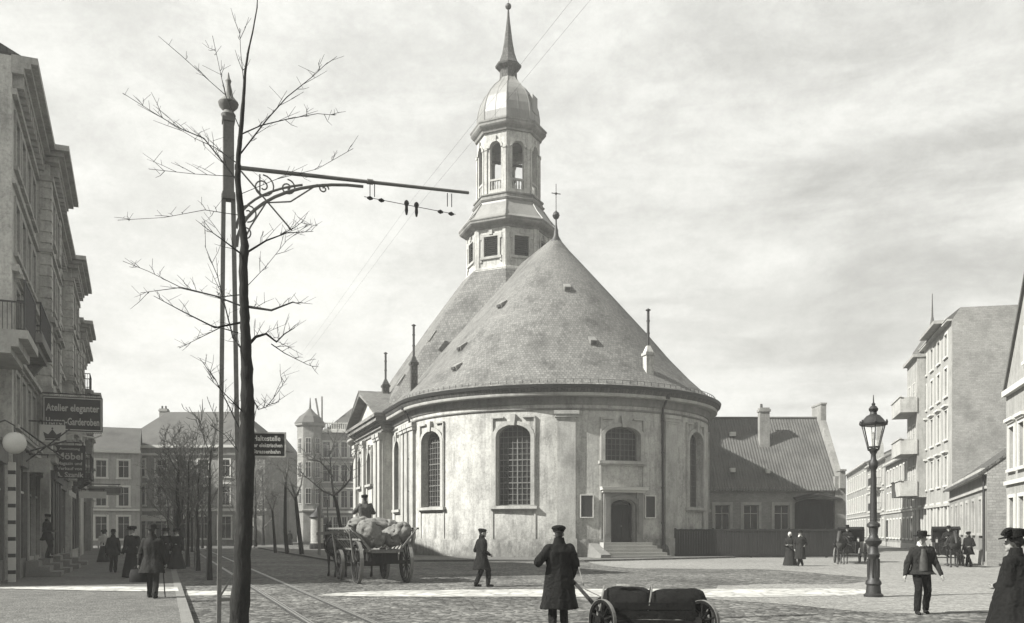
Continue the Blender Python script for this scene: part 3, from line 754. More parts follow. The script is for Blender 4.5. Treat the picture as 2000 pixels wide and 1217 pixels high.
# wheel guard stones at the wall foot
for a in (15.4, 25.5):
    p = apse(dg(a), 0, -.35); w = Matrix.Rotation(PHI, 4, 'Z') @ Vector(p)
    mb = MB(); mb.lathe([(.28,0), (.27,.35), (.2,.62), (.1,.74), (.02,.77)], 10)
    tag(mb.build('guard_stone', 'tiledk', None, True, (w.x+3.2, w.y+66, 0.1)), ['dark guard stone at the foot of the church downpipe right of the steps', 'dark guard stone against the church plinth, farther right of the downpipe'][a > 20], 'guard stone', 'guard stones at the church wall')
# ============================================================ houses
def flatf(y0=0., sgn=1):
    return lambda s, z, d: (s, y0+sgn*d, z)
def facade(root, L, Hh, floors, n, mat, margin=1.2, depth=.25, wmat='trim', frame='white', glass='glass', f=None, gaps=(), y0=0, nv=1, hz=(.66,), x0=0, casing=True, nm='wall', D=None, hoods=()):
    """front wall with rows of real openings; floors = (z0, height, width, arch)"""
    f = f or flatf(y0); ops = []
    st = (L-2*margin)/n
    for i, (z, h, w, a) in enumerate(floors):
        for k in range(n):
            if (i, k) in gaps: continue
            c = x0+margin+st*(k+.5); o = dict(s0=c-w/2, s1=c+w/2, z0=z, z1=z+h, arch=a); o['i'] = i; ops.append(o)
    mb = MB(); mapwall(mb, f, x0, x0+L, 0, Hh, ops, depth)
    wl = mb.build(nm, mat, root)
    for o in ops: window(root, f, o, depth*.75, frame, glass, nv=nv, hz=hz, casing=wmat if casing else None, hood=.22 if o['i'] in hoods else 0)
    return ops
def gable_roof(root, x0, x1, y0, y1, z0, zr, mat, ov=.35, th=.14, ribs=None, name='roof'):
    ym = (y0+y1)/2; mb = MB()
    sl = (zr-z0)/(ym-y0)
    ya, yb = y0-ov, y1+ov; za = z0-ov*sl
    if ribs:
        n = int((x1-x0)/ribs); vs = []; fs = []
        for i in range(4*n+1):
            x = x0+(x1-x0)*i/(4*n); b = (.0, .05, .08, .05)[i % 4]
            vs += [(x,ya,za+b), (x,ym,zr+b), (x,yb,za+b)]
        for i in range(4*n): a = 3*i; fs += [(a,a+3,a+4,a+1), (a+1,a+4,a+5,a+2)]
        mb.add(vs, fs); mb.tube([(x0,ym,zr+.06),(x1,ym,zr+.06)], .12, 8)
    else:
        mb.prism([(ya,za), (ym,zr), (yb,za), (yb,za-th), (ym,zr-th), (ya,za-th)], 0, x0-.05, x1+.05)
    return mb.build(name, mat, root)
def shell(root, L, D, Hh, mat, gable=None, name='side_wall'):
    """back and side walls; gable = ridge height"""
    mb = MB()
    for x in (0, L):
        if gable: mb.add([(x,0,0),(x,D,0),(x,D,Hh),(x,D/2,gable),(x,0,Hh)], [(0,1,2,3,4)])
        else: mb.add([(x,0,0),(x,D,0),(x,D,Hh),(x,0,Hh)], [(0,1,2,3)])
    mb.add([(0,D,0),(L,D,0),(L,D,Hh),(0,D,Hh)], [(0,1,2,3)])
    return mb.build(name, mat, root)
def ledge(mb, L, z, h, p, x0=0): mb.box(x0, x0+L, -p, .02, z, z+h)
def chimney(root, x, y, z0, z1, w=.45, mat='brick', pots=2):
    mb = MB(); mb.box(x-w, x+w, y-w*.8, y+w*.8, z0, z1-.35); mb.box(x-w-.08, x+w+.08, y-w*.8-.08, y+w*.8+.08, z1-.35, z1-.15); mb.box(x-w, x+w, y-w*.8, y+w*.8, z1-.15, z1)
    c = mb.build('chimney', mat, root)
    for i in range(pots):
        p = MB(); p.lathe([(.12,z1-.02), (.1,z1+.35)], 8, (x-w*.5+w*i, y)); p.build('chimney_pot', 'tiledk', c)
    return c
def railing(root, pts, z, h=.95, sp=.13, mat='dark', name='railing'):
    mb = MB()
    for a, b in zip(pts, pts[1:]):
        a = Vector(a); b = Vector(b); l = (b-a).length; n = max(1, int(l/sp))
        mb.bar((a.x,a.y,z+h), (b.x,b.y,z+h), .06, .05); mb.bar((a.x,a.y,z+.1), (b.x,b.y,z+.1), .04)
        for i in range(n+1):
            p = a.lerp(b, i/n); mb.bar((p.x,p.y,z), (p.x,p.y,z+h), .022 if i % n else .05)
    return mb.build(name, mat, root)

# ---- left street row. local x runs along the street, -y faces it
ROT_L = pi/2+radians(22.6)
def lh(u0, label): 
    x, y = ST(u0, -4.6-max(0, u0-33.5)*.028); return empty('town_house', (x, y, .1), ROT_L, label, 'town house')
def street_house(u0, L, Hh, n, label, risal, mat, shop=True, balc=None, nst=4):
    h = lh(u0, label); g0 = 4.4; fh = (Hh-1.3-g0)/nst
    fl = [(g0+fh*i+.75, fh-1.15, 1.15, 0) for i in range(nst)]
    r0, r1 = risal
    segs = [(0, r0, 0), (r0, r1, -.5), (r1, L, 0)]
    for a, b, y in segs:
        if b-a < .5: continue
        k = max(1, round((b-a)/L*n))
        facade(h, b-a, Hh, fl, k, mat, .35, .3, 'trim', y0=y, x0=a, hoods=(0, 1))
        mb = MB(); T = Matrix.Translation((0, y, 0)); mb.T = T
        for z, hh, p in ((g0,.3,.22), (g0+.3,.1,.3), (g0+fh,.18,.14), (g0+2*fh,.22,.2), (g0+3*fh,.15,.12), (Hh-1.25,.2,.14), (Hh-.55,.2,.35), (Hh-.35,.18,.55), (Hh-.17,.22,.75)):
            if y < 0: mb.box(a-p, b+p, -p, .52, z, z+hh-.002)
            else: mb.box(a, b, -p, .02, z, z+hh-.002)
        for i in range(int((b-a)/.6)): mb.box(a+.2+.6*i, a+.42+.6*i, -.32, .02, Hh-.95, Hh-.55)
        mb.build('cornice', 'trim', h)
        if y < 0:
            mb = MB(); mb.box(a, a+.02, y, .02, 0, Hh); mb.box(b-.02, b, y, .02, 0, Hh)
            for i in range(26):
                z = g0+.4+i*.45
                if z < Hh-1.3:
                    for x in (a, b-.55): mb.box(x-.05, x+.6, y-.07, y+.35, z, z+.38)
            mb.build('quoin', mat, h)
    shell(h, L, 10, Hh, mat); mb = MB(); mb.box(.02, L-.02, .1, 10, Hh-.1, Hh-.02)
    mb.prism([(-.3,Hh+.05), (2.8,Hh+1.6), (9.7,Hh+1.0), (10.1,Hh)], 0, .05, L-.05); mb.build('roof', 'tiledk', h)
    if balc:
        for bx0, bx1, bz, p, kind in balc:
            mb = MB(); mb.box(bx0, bx1, -p, .02, bz-.3, bz); mb.box(bx0+.15, bx1-.15, -p+.15, .02, bz-.5, bz-.3)
            for x in (bx0+.3, bx1-.5): mb.prism([(-.02,bz-1.2), (-.02,bz-.5), (-p+.25,bz-.5)], 0, x, x+.25)
            b_ = mb.build('balcony', 'corn' if kind else 'tiledk', h)
            railing(b_, [(bx0+.06,0), (bx0+.06,-p+.06), (bx1-.06,-p+.06), (bx1-.06,0)], bz, 1.05)
    return h
hA = street_house(33.5, 13.4, 17.1, 6, 'grey stuccoed four storey town house nearest on the left with sculpted cornice', (7.9, 13.3), 'fac1', balc=[(1.0, 5.0, 8.3, .8, 1)])
an = lh(30.5, 'low shop annex at the left edge with a railed roof terrace'); an.location = ST(30.5, -4.9)+(.1,)
facade(an, 2.9, 7.3, [(4.7,1.9,1.1,0)], 1, 'fac1', .5, .3, 'trim'); shell(an, 2.9, 9, 7.3, 'fac1')
mb = MB(); mb.box(-.2, 2.95, -1.15, 9, 7.3, 7.55); mb.box(-.2, 2.95, -.9, 9, 7.05, 7.3); mb.box(-.2, 2.95, -.7, 0, 6.85, 7.05); tr_ = mb.build('terrace', 'trim', an)
railing(tr_, [(-.1,-1.05), (2.85,-1.05), (2.85,0)], 7.55, 1.5, .12)
hB = street_house(47.2, 15.6, 16.6, 6, 'second grey town house on the left with a projecting end bay', (8.3, 14.6), 'fac1', balc=[(9.5, 13.3, 4.9, 1.45, 0)])
hC = street_house(63.1, 15.0, 15.0, 6, 'third grey town house on the left beyond the dark balcony', (1.5, 5.5), 'fac1', balc=[(6.5, 9, 11.5, .9, 1)])
hD = street_house(78.4, 14.0, 12.6, 6, 'lower town house on the left, last before the street bends', (2, 5), 'fac2', nst=3)
# shop fronts: piers, dark glazing, awning boxes, steps
def shop(h, x0, x1, style, label=None):
    mb = MB(); n = max(1, int((x1-x0)/1.5)); st = (x1-x0)/n
    for i in range(n+1): mb.box(x0+st*i-.11, x0+st*i+.11, -.2, .02, 0, 3.75)
    mb.box(x0-.15, x1+.15, -.3, .02, 3.75, 4.3); mb.box(x0-.2, x1+.2, -.42, .02, 4.3, 4.4); mb.box(x0, x1, -.16, .02, 0, .65)
    s = mb.build('shop_front', 'woodlt' if style else 'wood', h)
    mb = MB(); mb.add([(x0,-.06,.65),(x1,-.06,.65),(x1,-.06,3.75),(x0,-.06,3.75)], [(0,1,2,3)]); mb.build('shop_window', 'glass', s)
    mb = MB()
    for i in range(n): mb.box(x0+st*(i+.5)-.03, x0+st*(i+.5)+.03, -.1, -.05, .65, 3.75); 
    mb.box(x0, x1, -.1, -.05, 2.9, 2.97); mb.build('glazing_bar', 'white', s)
for h, xs in ((an, ((.3,2.7,0),)), (hA, ((.4,2.6,0), (3.2,7.5,1))), (hB, ((.4,3.8,1), (4.2,8.1,0))), (hC, ((.3,1.4,0), (5.8,9,1), (9.6,14.4,0))), (hD, ((5.4,9.4,1), (9.8,13.8,1)))):
    for a, b, s in xs: shop(h, a, b, s)
for h, xs in ((hA, (8.4, 10.9)), (hB, (8.9, 11.6))):
    for x in xs:
        mb = MB(); mb.box(x, x+2.2, -.58, -.49, .6, 3.7); mb.box(x-.15, x+2.35, -.68, -.49, 3.7, 4.1); mb.box(x+1.05, x+1.15, -.62, -.57, .6, 3.7); mb.build('shop_front', 'signdk', h)
# a white shop blind over each second shop
for h, x0, x1 in ((hA, 3.0, 7.4), (hD, 5.2, 9.6)):
    mb = MB(); mb.add([(x0,-.25,3.95),(x1,-.25,3.95),(x1,-1.5,3.1),(x0,-1.5,3.1),(x0,-1.5,2.9),(x1,-1.5,2.9)], [(0,1,2,3),(3,2,5,4)])
    mb.build('awning', 'woodlt', h)
def on_street(u, v, z): x, y = ST(u, v); return (x, y, z)
# striped post, steps, globe lamp
mb = MB(); mb.bar((0,0,0), (0,0,3.75), .2); p_ = mb.build('striped_post', 'white', None, False, on_street(32.2,-4.42,.1), ROT_L)
for i in range(7): mb = MB(); mb.bar((0,0,.25+.52*i), (0,0,.37+.52*i), .208); mb.build('stripe', 'dark', p_)
tag(p_, 'white post with dark bands before the nearest shop on the left', 'post')
for k, (u, w) in enumerate(((36.0,1.5), (39.4,1.6), (43.2,1.5), (47.5,1.5))):
    mb = MB(); mb.box(-w/2, w/2, -1.1, 0, 0, .17); mb.box(-w/2, w/2, -.75, 0, .17, .36); mb.box(-w/2, w/2, -.4, 0, .36, .55)
    tag(mb.build('shop_steps', 'kerb', None, False, on_street(u,-4.45,.1), ROT_L), ['stone shop steps nearest the striped post', 'stone shop steps under the man in the doorway', 'stone shop steps beyond the man in the doorway', 'farthest stone shop steps on the left, beside the walking people'][k], 'steps', 'steps before the shops')
mb = MB(); mb.tube([(0,0,0), (0,-.6,.25), (0,-.85,.1), (0,-.85,-.1)], .025, 6); lmp = mb.build('globe_lamp', 'dark', None, True, on_street(30.7,-5.0,4.75), ROT_L)
mb = MB(); mb.ball((0,-.85,-.42), .33, 16); mb.build('globe', 'white', lmp, True); tag(lmp, 'white globe lamp on a bracket at the left edge above the nearest shop', 'lamp')

# ---- hanging signs, set across the pavement
def sign(name, u, v0, z0, w, h, label, mat, border, lines, tilt=0, frame='dark', arm=True, px=None):
    x, y = ST(u, v0); r = empty(name, (x, y, z0), radians(21)+tilt, label, 'sign', None)
    mb = MB(); mb.box(0, w, -.04, .04, 0, h); mb.build('board', mat, r)
    if border:
        mb = MB(); b = .04
        for a in (b, ): 
            mb.box(a, w-a, -.05, -.04, a, a+.035); mb.box(a, w-a, -.05, -.04, h-a-.035, h-a); mb.box(a, a+.035, -.05, -.04, a+.035, h-a-.035); mb.box(w-a-.035, w-a, -.05, -.04, a+.035, h-a-.035)
        mb.build('border', border, r)
    if arm:
        mb = MB(); mb.bar((-.35,0,h+.12), (w*.95,0,h+.12), .05); mb.bar((w*.1,0,h), (w*.1,0,h+.12), .03); mb.bar((w*.9,0,h), (w*.9,0,h+.12), .03)
        mb.build('bracket', 'dark', r)
    for t, sz, zz, wd in lines:
        m = Matrix.Translation((w/2, -.05, zz)) @ Matrix.Rotation(pi/2, 4, 'X')
        text(t, sz, 'white', r, m, 'CENTER', sz*.02, width=wd)
    return r
s = sign('hanging_sign', 40.6, -4.5, 5.72, 2.2, 1.38, 'large dark sign reading Atelier eleganter Herren-Garderoben above the pavement', 'signdk', 'white', [('Atelier eleganter', .40, .80, 1.95), ('Herren-Garderoben', .40, .25, 1.95)])
for z in (1.42, -.04):
    mb = MB()
    for i in range(30): mb.ball((.05+2.1*i/29,-.02,z), .035, 6)
    mb.build('bead_trim', 'white', s)
mb = MB(); mb.tube([(.9,0,-.18), (1.2,0,-.06), (1.6,0,-.2), (1.9,0,-.24), (2.15,0,-.12)], .035, 6); mb.build('scroll', 'white', s)
s = sign('lantern_sign', 37.0, -4.2, 4.95, .85, .62, 'white box sign showing a dark crown, below the large dark sign', 'white', None, [])
mb = MB(); c = .43; mb.prism([(c-.24,.12),(c+.24,.12),(c+.30,.36),(c+.14,.27),(c,.46),(c-.14,.27),(c-.30,.36)], 1, -.05, -.041); mb.ball((c,-.05,.49), .035, 6); mb.box(c-.24,c+.24,-.05,-.041,.05,.10); mb.build('crown', 'signdk', s)
sign('hanging_sign', 43.2, -4.35, 3.95, 1.22, 1.42, 'dark square sign with several lines, Möbel the largest, above the doorway man', 'signdk', None, [('Ausstattung', .15, 1.22, .8), ('Möbel', .40, .82, 1.0), ('Magazin und', .19, .58, .95), ('Verkauf von', .19, .36, .95), ('A. Szanik', .30, .06, 1.08)])
s = sign('hanging_sign', 35.6, -4.55, 3.75, .85, .5, 'pale worn sign board on an iron bracket at the near shop', 'woodlt', None, [])
sign('hanging_sign', 59.5, -4.2, 3.85, 1.9, .52, 'small grey sign board over the far pavement, below the dark balcony', 'wood', 'woodlt', [])
sign('hanging_sign', 53.5, -4.2, 3.45, 1.35, .36, 'narrow white sign over the pavement near the far grey sign board', 'white', None, [])
# iron bracket work by the near shop
mb = MB(); mb.tube([(0,0,0), (0,-1.4,.5)], .03, 6); mb.tube([(0,0,.9), (0,-1.3,-.1)], .03, 6); mb.tube([(0,0,-.4),(0,-1.5,.9)], .025, 6)
tag(mb.build('iron_bracket', 'dark', None, True, on_street(34.6,-4.5,4.3), ROT_L), 'crossed iron bracket rods above the near shop window', 'bracket')

# ---- houses closing the left street
x0, Y = AT(236, 106), 106
hE = empty('apartment_house', (x0, Y, .0), radians(-2), 'pale three storey house with a broad hipped roof closing the left street', 'apartment house')
facade(hE, 17, 11.6, [(.8,2.6,1.5,0), (4.7,2.2,1.2,0), (8.0,2.0,1.2,0)], 6, 'fac2', 1.0, .3, 'white', hoods=(1,))
shell(hE, 17, 10, 11.6, 'fac2')
mb = MB(); ledge(mb, 17.4, 4.0, .3, .25, -.2); ledge(mb, 17.4, 10.5, .25, .2, -.2); ledge(mb, 17.8, 11.35, .3, .6, -.4); mb.build('cornice', 'white', hE)
mb = MB(); mb.loft([[(-.5,-.6,11.65),(17.5,-.6,11.65),(17.5,10.5,11.65),(-.5,10.5,11.65)], [(4,3.5,16),(13.,3.5,16),(13.,5,16),(4,5,16)]]); mb.build('roof', 'tile', hE)
chimney(hE, 3.0, 5, 13.5, 16.6)
mb = MB(); mb.box(1.5, 9, -2.4, -.02, 3.25, 3.4); mb.box(1.5, 9, -2.42, -2.36, 2.8, 3.25)
for x in (1.6, 4, 6.4, 8.9): mb.bar((x,-2.3,0), (x,-2.3,3.3), .1)
mb.build('verandah', 'white', hE)
x0 = AT(205, 98)
hF = empty('apartment_house', (x0-2.2, 98, 0), radians(20), 'narrow white house wing beside the dark balcony at the street end', 'apartment house')
facade(hF, 5.5, 10.6, [(.8,2.5,1.2,0), (4.4,2.1,1.1,0), (7.5,1.9,1.1,0)], 2, 'fac3', .5, .25, 'white'); shell(hF, 5.5, 8, 10.6, 'fac3')
gable_roof(hF, 0, 5.5, 0, 8, 10.6, 13.4, 'tile'); mb = MB(); ledge(mb, 5.7, 10.2, .3, .4, -.1); ledge(mb, 5.6, 3.9, .2, .2, -.05); mb.build('cornice', 'white', hF)
x0 = AT(372, 132)
hG = empty('apartment_house', (x0, 132, 0), 0, 'grey house with a pointed roof finial behind the bare avenue trees', 'apartment house')
facade(hG, 14, 12.4, [(.8,2.6,1.3,0), (4.7,2.2,1.2,0), (8.3,2.2,1.2,0)], 5, 'fac2', 1., .25, 'white'); shell(hG, 14, 10, 12.4, 'fac2')
mb = MB(); ledge(mb, 14.4, 12.1, .3, .5, -.2); mb.build('cornice', 'white', hG)
mb = MB(); mb.loft([[(-.4,-.5,12.4),(14.4,-.5,12.4),(14.4,10.4,12.4),(-.4,10.4,12.4)], [(2,3,16.2),(12,3,16.2),(12,6,16.2),(2,6,16.2)]]); mb.lathe([(.9,14.5),(.9,16.8),(.3,17.4),(.14,18.6),(.32,18.9),(.1,19.3),(.03,21.0)], 8, (1.4,1.0)); mb.build('roof', 'tile', hG)
# corner house with turret beside the church
x0 = AT(583, 122)
hH = empty('corner_house', (x0, 122, 0), radians(4), 'pale corner house with a rounded bay turret and balustrade beside the church', 'corner house')
facade(hH, 11, 15.2, [(.6,3.0,1.4,0), (4.8,2.3,1.2,0), (8.3,2.3,1.2,0), (11.6,2.1,1.2,0)], 4, 'fac2', 3.2, .3, 'white', hoods=(1,2)); shell(hH, 11, 12, 15.2, 'fac2')
mb = MB()
for z, r in ((0,1.7), (15.0,1.7)): pass
mb.lathe([(1.75,0), (1.75,4.2), (1.95,4.3), (1.95,4.5), (1.75,4.6), (1.75,15.6), (2.05,15.8), (2.1,16.1)], 8, (1.5,.3), pi/8); mb.build('turret', 'fac2', hH)
mb = MB(); mb.lathe([(2.15,16.1), (1.5,17.0), (.7,17.6), (.15,18.2), (.05,19.6)], 8, (1.5,.3), pi/8); mb.build('turret_roof', 'tile', hH)
for z in (5.3, 8.8, 12.0):
    for k in (0, 1, 7):
        a = radians(45*k); ap = 1.75*cos(pi/8)
        f = lambda s, zz, d, a=a, ap=ap: (1.5+(ap-d)*sin(a)+s*cos(a), .3-(ap-d)*cos(a)+s*sin(a), zz)
        window(hH, f, dict(s0=-.38, s1=.38, z0=z, z1=z+2.1), -.03, 'white', fw=.06)
mb = MB(); ledge(mb, 8.2, 14.9, .35, .5, 3.2); ledge(mb, 8, 4.1, .3, .2, 3.2); mb.build('cornice', 'white', hH)
mb = MB(); mb.box(3.4, 11, -.3, -.1, 16.1, 16.25); mb.box(3.4, 11, -.3, -.1, 15.25, 15.4)
for i in range(26): mb.box(3.5+.29*i, 3.62+.29*i, -.26, -.14, 15.4, 16.1)
mb.build('balustrade', 'white', hH)
mb = MB(); mb.loft([[(3.2,.6,15.2),(16,.6,15.2),(16,12,15.2),(3.2,12,15.2)], [(9.5,5,21.3),(14,5,21.3),(14,7,21.3),(9.5,7,21.3)]]); mb.build('roof', 'tile', hH)
mb = MB(); mb.lathe([(.14,16.3), (.10,20)], 8, (2.9,1.5)); mb.T = Matrix.Translation((2.9,1.5,15)) @ Matrix.Rotation(radians(-10), 4, 'Y') @ Matrix.Translation((-2.9,-1.5,-15)); mb.bar((2.9,1.5,15), (2.9,1.5,19.8), .22); mb.build('flag_pole', 'pole', hH)
# advertising column
cx_, cy_ = AT(619, 81), 81
r = empty('advertising_column', (cx_, cy_, .1), 0, 'white round poster column with a dark ribbed roof on the far pavement', 'advertising column')
mb = MB(); mb.lathe([(.62,0), (.62,.5), (.55,.55), (.55,2.75)], 20); mb.build('shaft', 'poster', r, True)
mb = MB(); mb.lathe([(.66,2.75), (.7,2.85), (.6,3.0), (.35,3.2), (.12,3.4), (.05,3.7)], 20); mb.build('cap', 'dark', r, True)
mb = MB(); mb.lathe([(.64,0), (.66,.1), (.64,.5), (.57,.52)], 20, cap=False); mb.build('base', 'dark', r, True)

# ---- parish house behind the church: tall pantiled roof, gable parapet, boarded gateway
x0, Y = 9.8, 75.0; L = AT(1643, Y)-x0
hP = empty('parish_house', (x0, Y, 0), 0, 'low brick house with a tall ribbed tile roof and stepped gable right of the church', 'house')
f = flatf(); ops = []
for px in (1411, 1467, 1527):
    c = AT(px, Y)-x0; ops.append(dict(s0=c-.62, s1=c+.62, z0=1.75, z1=3.85))
gate = dict(s0=AT(1552,Y)-x0, s1=AT(1638,Y)-x0, z0=.02, z1=4.35, arch=.45)
mb = MB(); mapwall(mb, f, 0, L, 0, 5.4, ops+[gate], .3); mb.build('wall', 'brick', hP)
for o in ops: window(hP, f, o, .2, 'white', nv=1, hz=(.66,), casing='trim', cw=.22)
mb = MB(); mbox(mb, f, gate['s0'], gate['s1'], .02, 4.3, .2, .28)
for i in range(14):
    s = gate['s0']+(gate['s1']-gate['s0'])*i/14; mbox(mb, f, s+.01, s+.24, .05, 4.0, .16, .2)
mb.build('gate', 'wooddk', hP)
mb = MB(); m_ = (gate['s0']+gate['s1'])/2
mb.hexa([(gate['s0']-.1,-.8,4.15),(m_,-.8,4.55),(m_,.05,4.75),(gate['s0']-.1,.05,4.35),(gate['s0']-.1,-.8,4.3),(m_,-.8,4.7),(m_,.05,4.9),(gate['s0']-.1,.05,4.5)])
mb.hexa([(m_,-.8,4.55),(gate['s1']+.1,-.8,4.15),(gate['s1']+.1,.05,4.35),(m_,.05,4.75),(m_,-.8,4.7),(gate['s1']+.1,-.8,4.3),(gate['s1']+.1,.05,4.5),(m_,.05,4.9)]); mb.build('gate_canopy', 'wooddk', hP)
shell(hP, L, 10.4, 5.4, 'brick', 11.4)
mb = MB(); ledge(mb, L, 4.95, .15, .1); ledge(mb, L, 5.1, .15, .2); mb.build('cornice', 'trim', hP)
gable_roof(hP, 0, L-.3, 0, 10.4, 5.45, 11.6, 'tile', .4, ribs=.24)
mb = MB()   # gable parapet
mb.prism([(-.55,5.2), (-.55,6.6), (.35,6.6), (4.0,11.3), (4.0,12.7), (6.4,12.7), (6.4,11.3), (10.2,6.6), (10.9,6.6), (10.9,5.2)], 0, L-.3, L+.15); mb.box(L-.35, L+.2, 3.95, 6.45, 12.7, 12.85); mb.box(L-.36, L+.21, -.65, .4, 6.6, 6.75)
mb.box(L-.6, L+.3, -.25, .25, 0, 6.2)
mb.build('gable_parapet', 'fac2', hP)
chimney(hP, AT(1493, 78)-x0, 3.2, 8.3, ZT(797, 78.2), .42, 'fac2', 1)
for px, z, w in ((1430, 9.9, .5), (1430, 6.6, .4), (1499, 6.5, .3)):
    y = (z-5.45)/6.15*5.2; s = AT(px, Y+y)-x0; mb = MB(); mb.box(s-w/2, s+w/2, y-.35, y+.2, z, z+.35); o = mb.build('skylight', 'white', hP)
# boarded fence in front
def fence(p, q, label, h=1.82):
    a = Vector(p); b = Vector(q); l = (b-a).length; rz = atan2(b.y-a.y, b.x-a.x)
    r = empty('board_fence', (a.x, a.y, 0), rz, label, 'fence'); n = int(l/.16)
    mb = MB()
    for i in range(n):
        x = i*l/n; mb.box(x, x+l/n-.012, -.02+R.uniform(-.006,.006), .012, .06, h+R.uniform(-.02,.02))
    mb.build('boards', 'wooddk', r)
    mb = MB(); mb.box(0, l, -.055, -.03, h-.14, h-.02); mb.box(0, l, -.06, -.03, .12, .26); mb.build('rail', 'wooddk', r)
    for i in range(int(l/2.4)+1):
        mb = MB(); x = min(i*2.4, l-.1); mb.box(x, x+.12, .013, .14, 0, h+.05); mb.build('post', 'wooddk', r)
fence((10.3, 57.6), (AT(1641, 57.6), 57.6), 'dark board fence in front of the low brick house')
fence((AT(1641, 57.6), 57.6), (AT(1644, 74.4), 74.4), 'dark board fence running back to the low brick house gable')

# ---- right street
def rline(Y, off=0): return (42.1+.2737*(Y-102)+off, Y)
ROT_R = atan2(-1, -.2737)     # local x runs from far to near, -y faces the street (left)
def rhouse(Yf, Yn, Hh, D, n, floors, label, mat, roof='gable', zr=None, hoods=(), off=0, cas=True, rm='tile', frame='white'):
    x, y = rline(Yf, off); x2, y2 = rline(Yn, off); L = sqrt((x-x2)**2+(y-y2)**2)
    h = empty('street_house', (x, y, 0), ROT_R, label, 'house')
    facade(h, L, Hh, floors, n, mat, .7, .25, 'white', hoods=hoods, casing=cas, frame=frame); shell(h, L, D, Hh, mat, zr if roof == 'gable' else None)
    if roof == 'gable': gable_roof(h, 0, L, 0, D, Hh, zr, rm, .4)
    mb = MB(); ledge(mb, L, Hh-.3, .28, .35); ledge(mb, L, 3.6, .18, .12); ledge(mb, L, .0, .5, .06); mb.build('cornice', 'trim', h)
    return h, L
h, L = rhouse(103, 83.3, 9.2, 10, 8, [(1.0,1.9,1.0,0), (4.0,1.8,1.0,0), (6.7,1.6,1.0,0)], 'long pale three storey house beyond the street lamp', 'fac2', zr=12.6)
chimney(h, 2.5, 5, 11.5, 14.1)
mb = MB(); mb.box(.3, 1.5, -.06, .1, 0, 2.9); mb.build('house_door', 'wooddk', h)
h, L = rhouse(121, 103.2, 10.2, 10, 6, [(1.0,2.1,1.0,0), (4.2,2.0,1.0,0), (7.2,1.8,1.0,0)], 'pale gabled house just left of the street lamp', 'fac2', zr=12.6, hoods=(1,))
mb = MB(); mb.prism([(10,10.1), (15.5,10.1), (15.0,11.8), (13.4,12.6), (12.75,14.4), (12.1,12.6), (10.5,11.8)], 1, -.25, .2); mb.build('shaped_gable', 'fac2', h)
for z in (4.1, 7.1):
    mb = MB(); mb.box(11, 14.6, -1.1, .02, z-.25, z); b_ = mb.build('balcony', 'trim', h); railing(b_, [(11.05,0),(11.05,-1.05),(14.55,-1.05),(14.55,0)], z, .9, .16)
h, L = rhouse(150, 121.2, 11.0, 10, 9, [(1.0,2.2,1.0,0), (4.4,2.1,1.0,0), (7.7,2.0,1.0,0)], 'far pale house at the end of the right hand street', 'fac2', zr=13.6)
# tall house with blank brick gable and a stack of balconies
h, L = rhouse(83, 67.4, 17.6, 11.5, 5, [(1.2,2.6,1.3,0), (5.2,2.2,1.1,0), (8.7,2.2,1.1,0), (12.0,2.1,1.1,0), (15.0,1.7,1.1,0)], 'tall apartment house with blank brick gable and stacked balconies', 'fac3', roof='flat', hoods=(1,2))
mb = MB(); mb.add([(L+.02,0,0),(L+.02,11.5,0),(L+.02,11.5,18.1),(L+.02,.55,18.25),(L+.02,.05,17.4)], [(0,1,2,3,4)]); mb.build('gable_wall', 'brick', h)
mb = MB(); mb.prism([(-.4,17.45), (.5,18.2), (11.45,18.05), (11.45,17.3)], 0, .05, L+.012); mb.build('roof', 'tile', h)
mb = MB(); mb.box(L-8.5, L-2.0, -.02-.9, .02, 17.55, 17.8); mb.box(-.1,5.6,-1.1,.02,16.6,16.85); mb.box(0, 5.5, -.75, .02, 4.6, 16.6); mb.build('bay', 'fac3', h)
for z in (5.0, 8.6, 12.2):
    mb = MB(); mb.box(.2, 5.6, -2.1, -.75, z-.3, z); mb.box(.2,5.6,-2.1,-2.0,z,z+1.0); mb.box(.2,.3,-2.0,-.75,z,z+1.0); mb.box(5.5,5.6,-2.0,-.75,z,z+1.0); mb.box(.1,5.7,-2.18,-1.95,z+1.0,z+1.1); mb.build('balcony', 'trim', h)
    for x in (1.0, 3.4): window(h, flatf(-.75), dict(s0=x, s1=x+1.2, z0=z+.05, z1=z+2.4), -.02, 'white', fw=.08)
mb = MB(); mb.lathe([(1.9,16.85), (1.6,17.6), (.9,18.6), (.3,19.4), (.08,20.6), (.03,22.6)], 8, (2.8,.9), pi/8); mb.build('turret_roof', 'tile', h)
# low plastered house
pa = Vector((30.7, 63.8)); pb = Vector((23.0, 44.0)); L = (pa-pb).length
h = empty('street_house', (pa.x, pa.y, 0), atan2(pb.y-pa.y, pb.x-pa.x), 'low single storey plastered house behind the right hand cab', 'house')
facade(h, L, 4.8, [(1.6,1.7,1.0,0)], 6, 'fac2', .9, .25, 'trim'); shell(h, L, 7, 4.8, 'brick', 7.2)
gable_roof(h, 0, L, 0, 7, 4.8, 7.4, 'tiledk', .4)
mb = MB(); ledge(mb, L, 4.45, .3, .25); mb.build('cornice', 'trim', h); mb = MB(); ledge(mb, L, 3.75, .12, .1); mb.build('string_course', 'trim', h); mb = MB(); ledge(mb, L, 0, .7, .06); mb.build('base_course', 'trim', h)
mb = MB(); mb.tube([(L-.25,-.12,4.5),(L-.25,-.12,.2)], .06, 8); mb.build('downpipe', 'dark', h, True)
o = dict(s0=2.2, s1=3.5, z0=1.4, z1=3.2); window(h, lambda s, z, d: (L-d, s, z), o, -.04, 'wooddk', casing='trim')
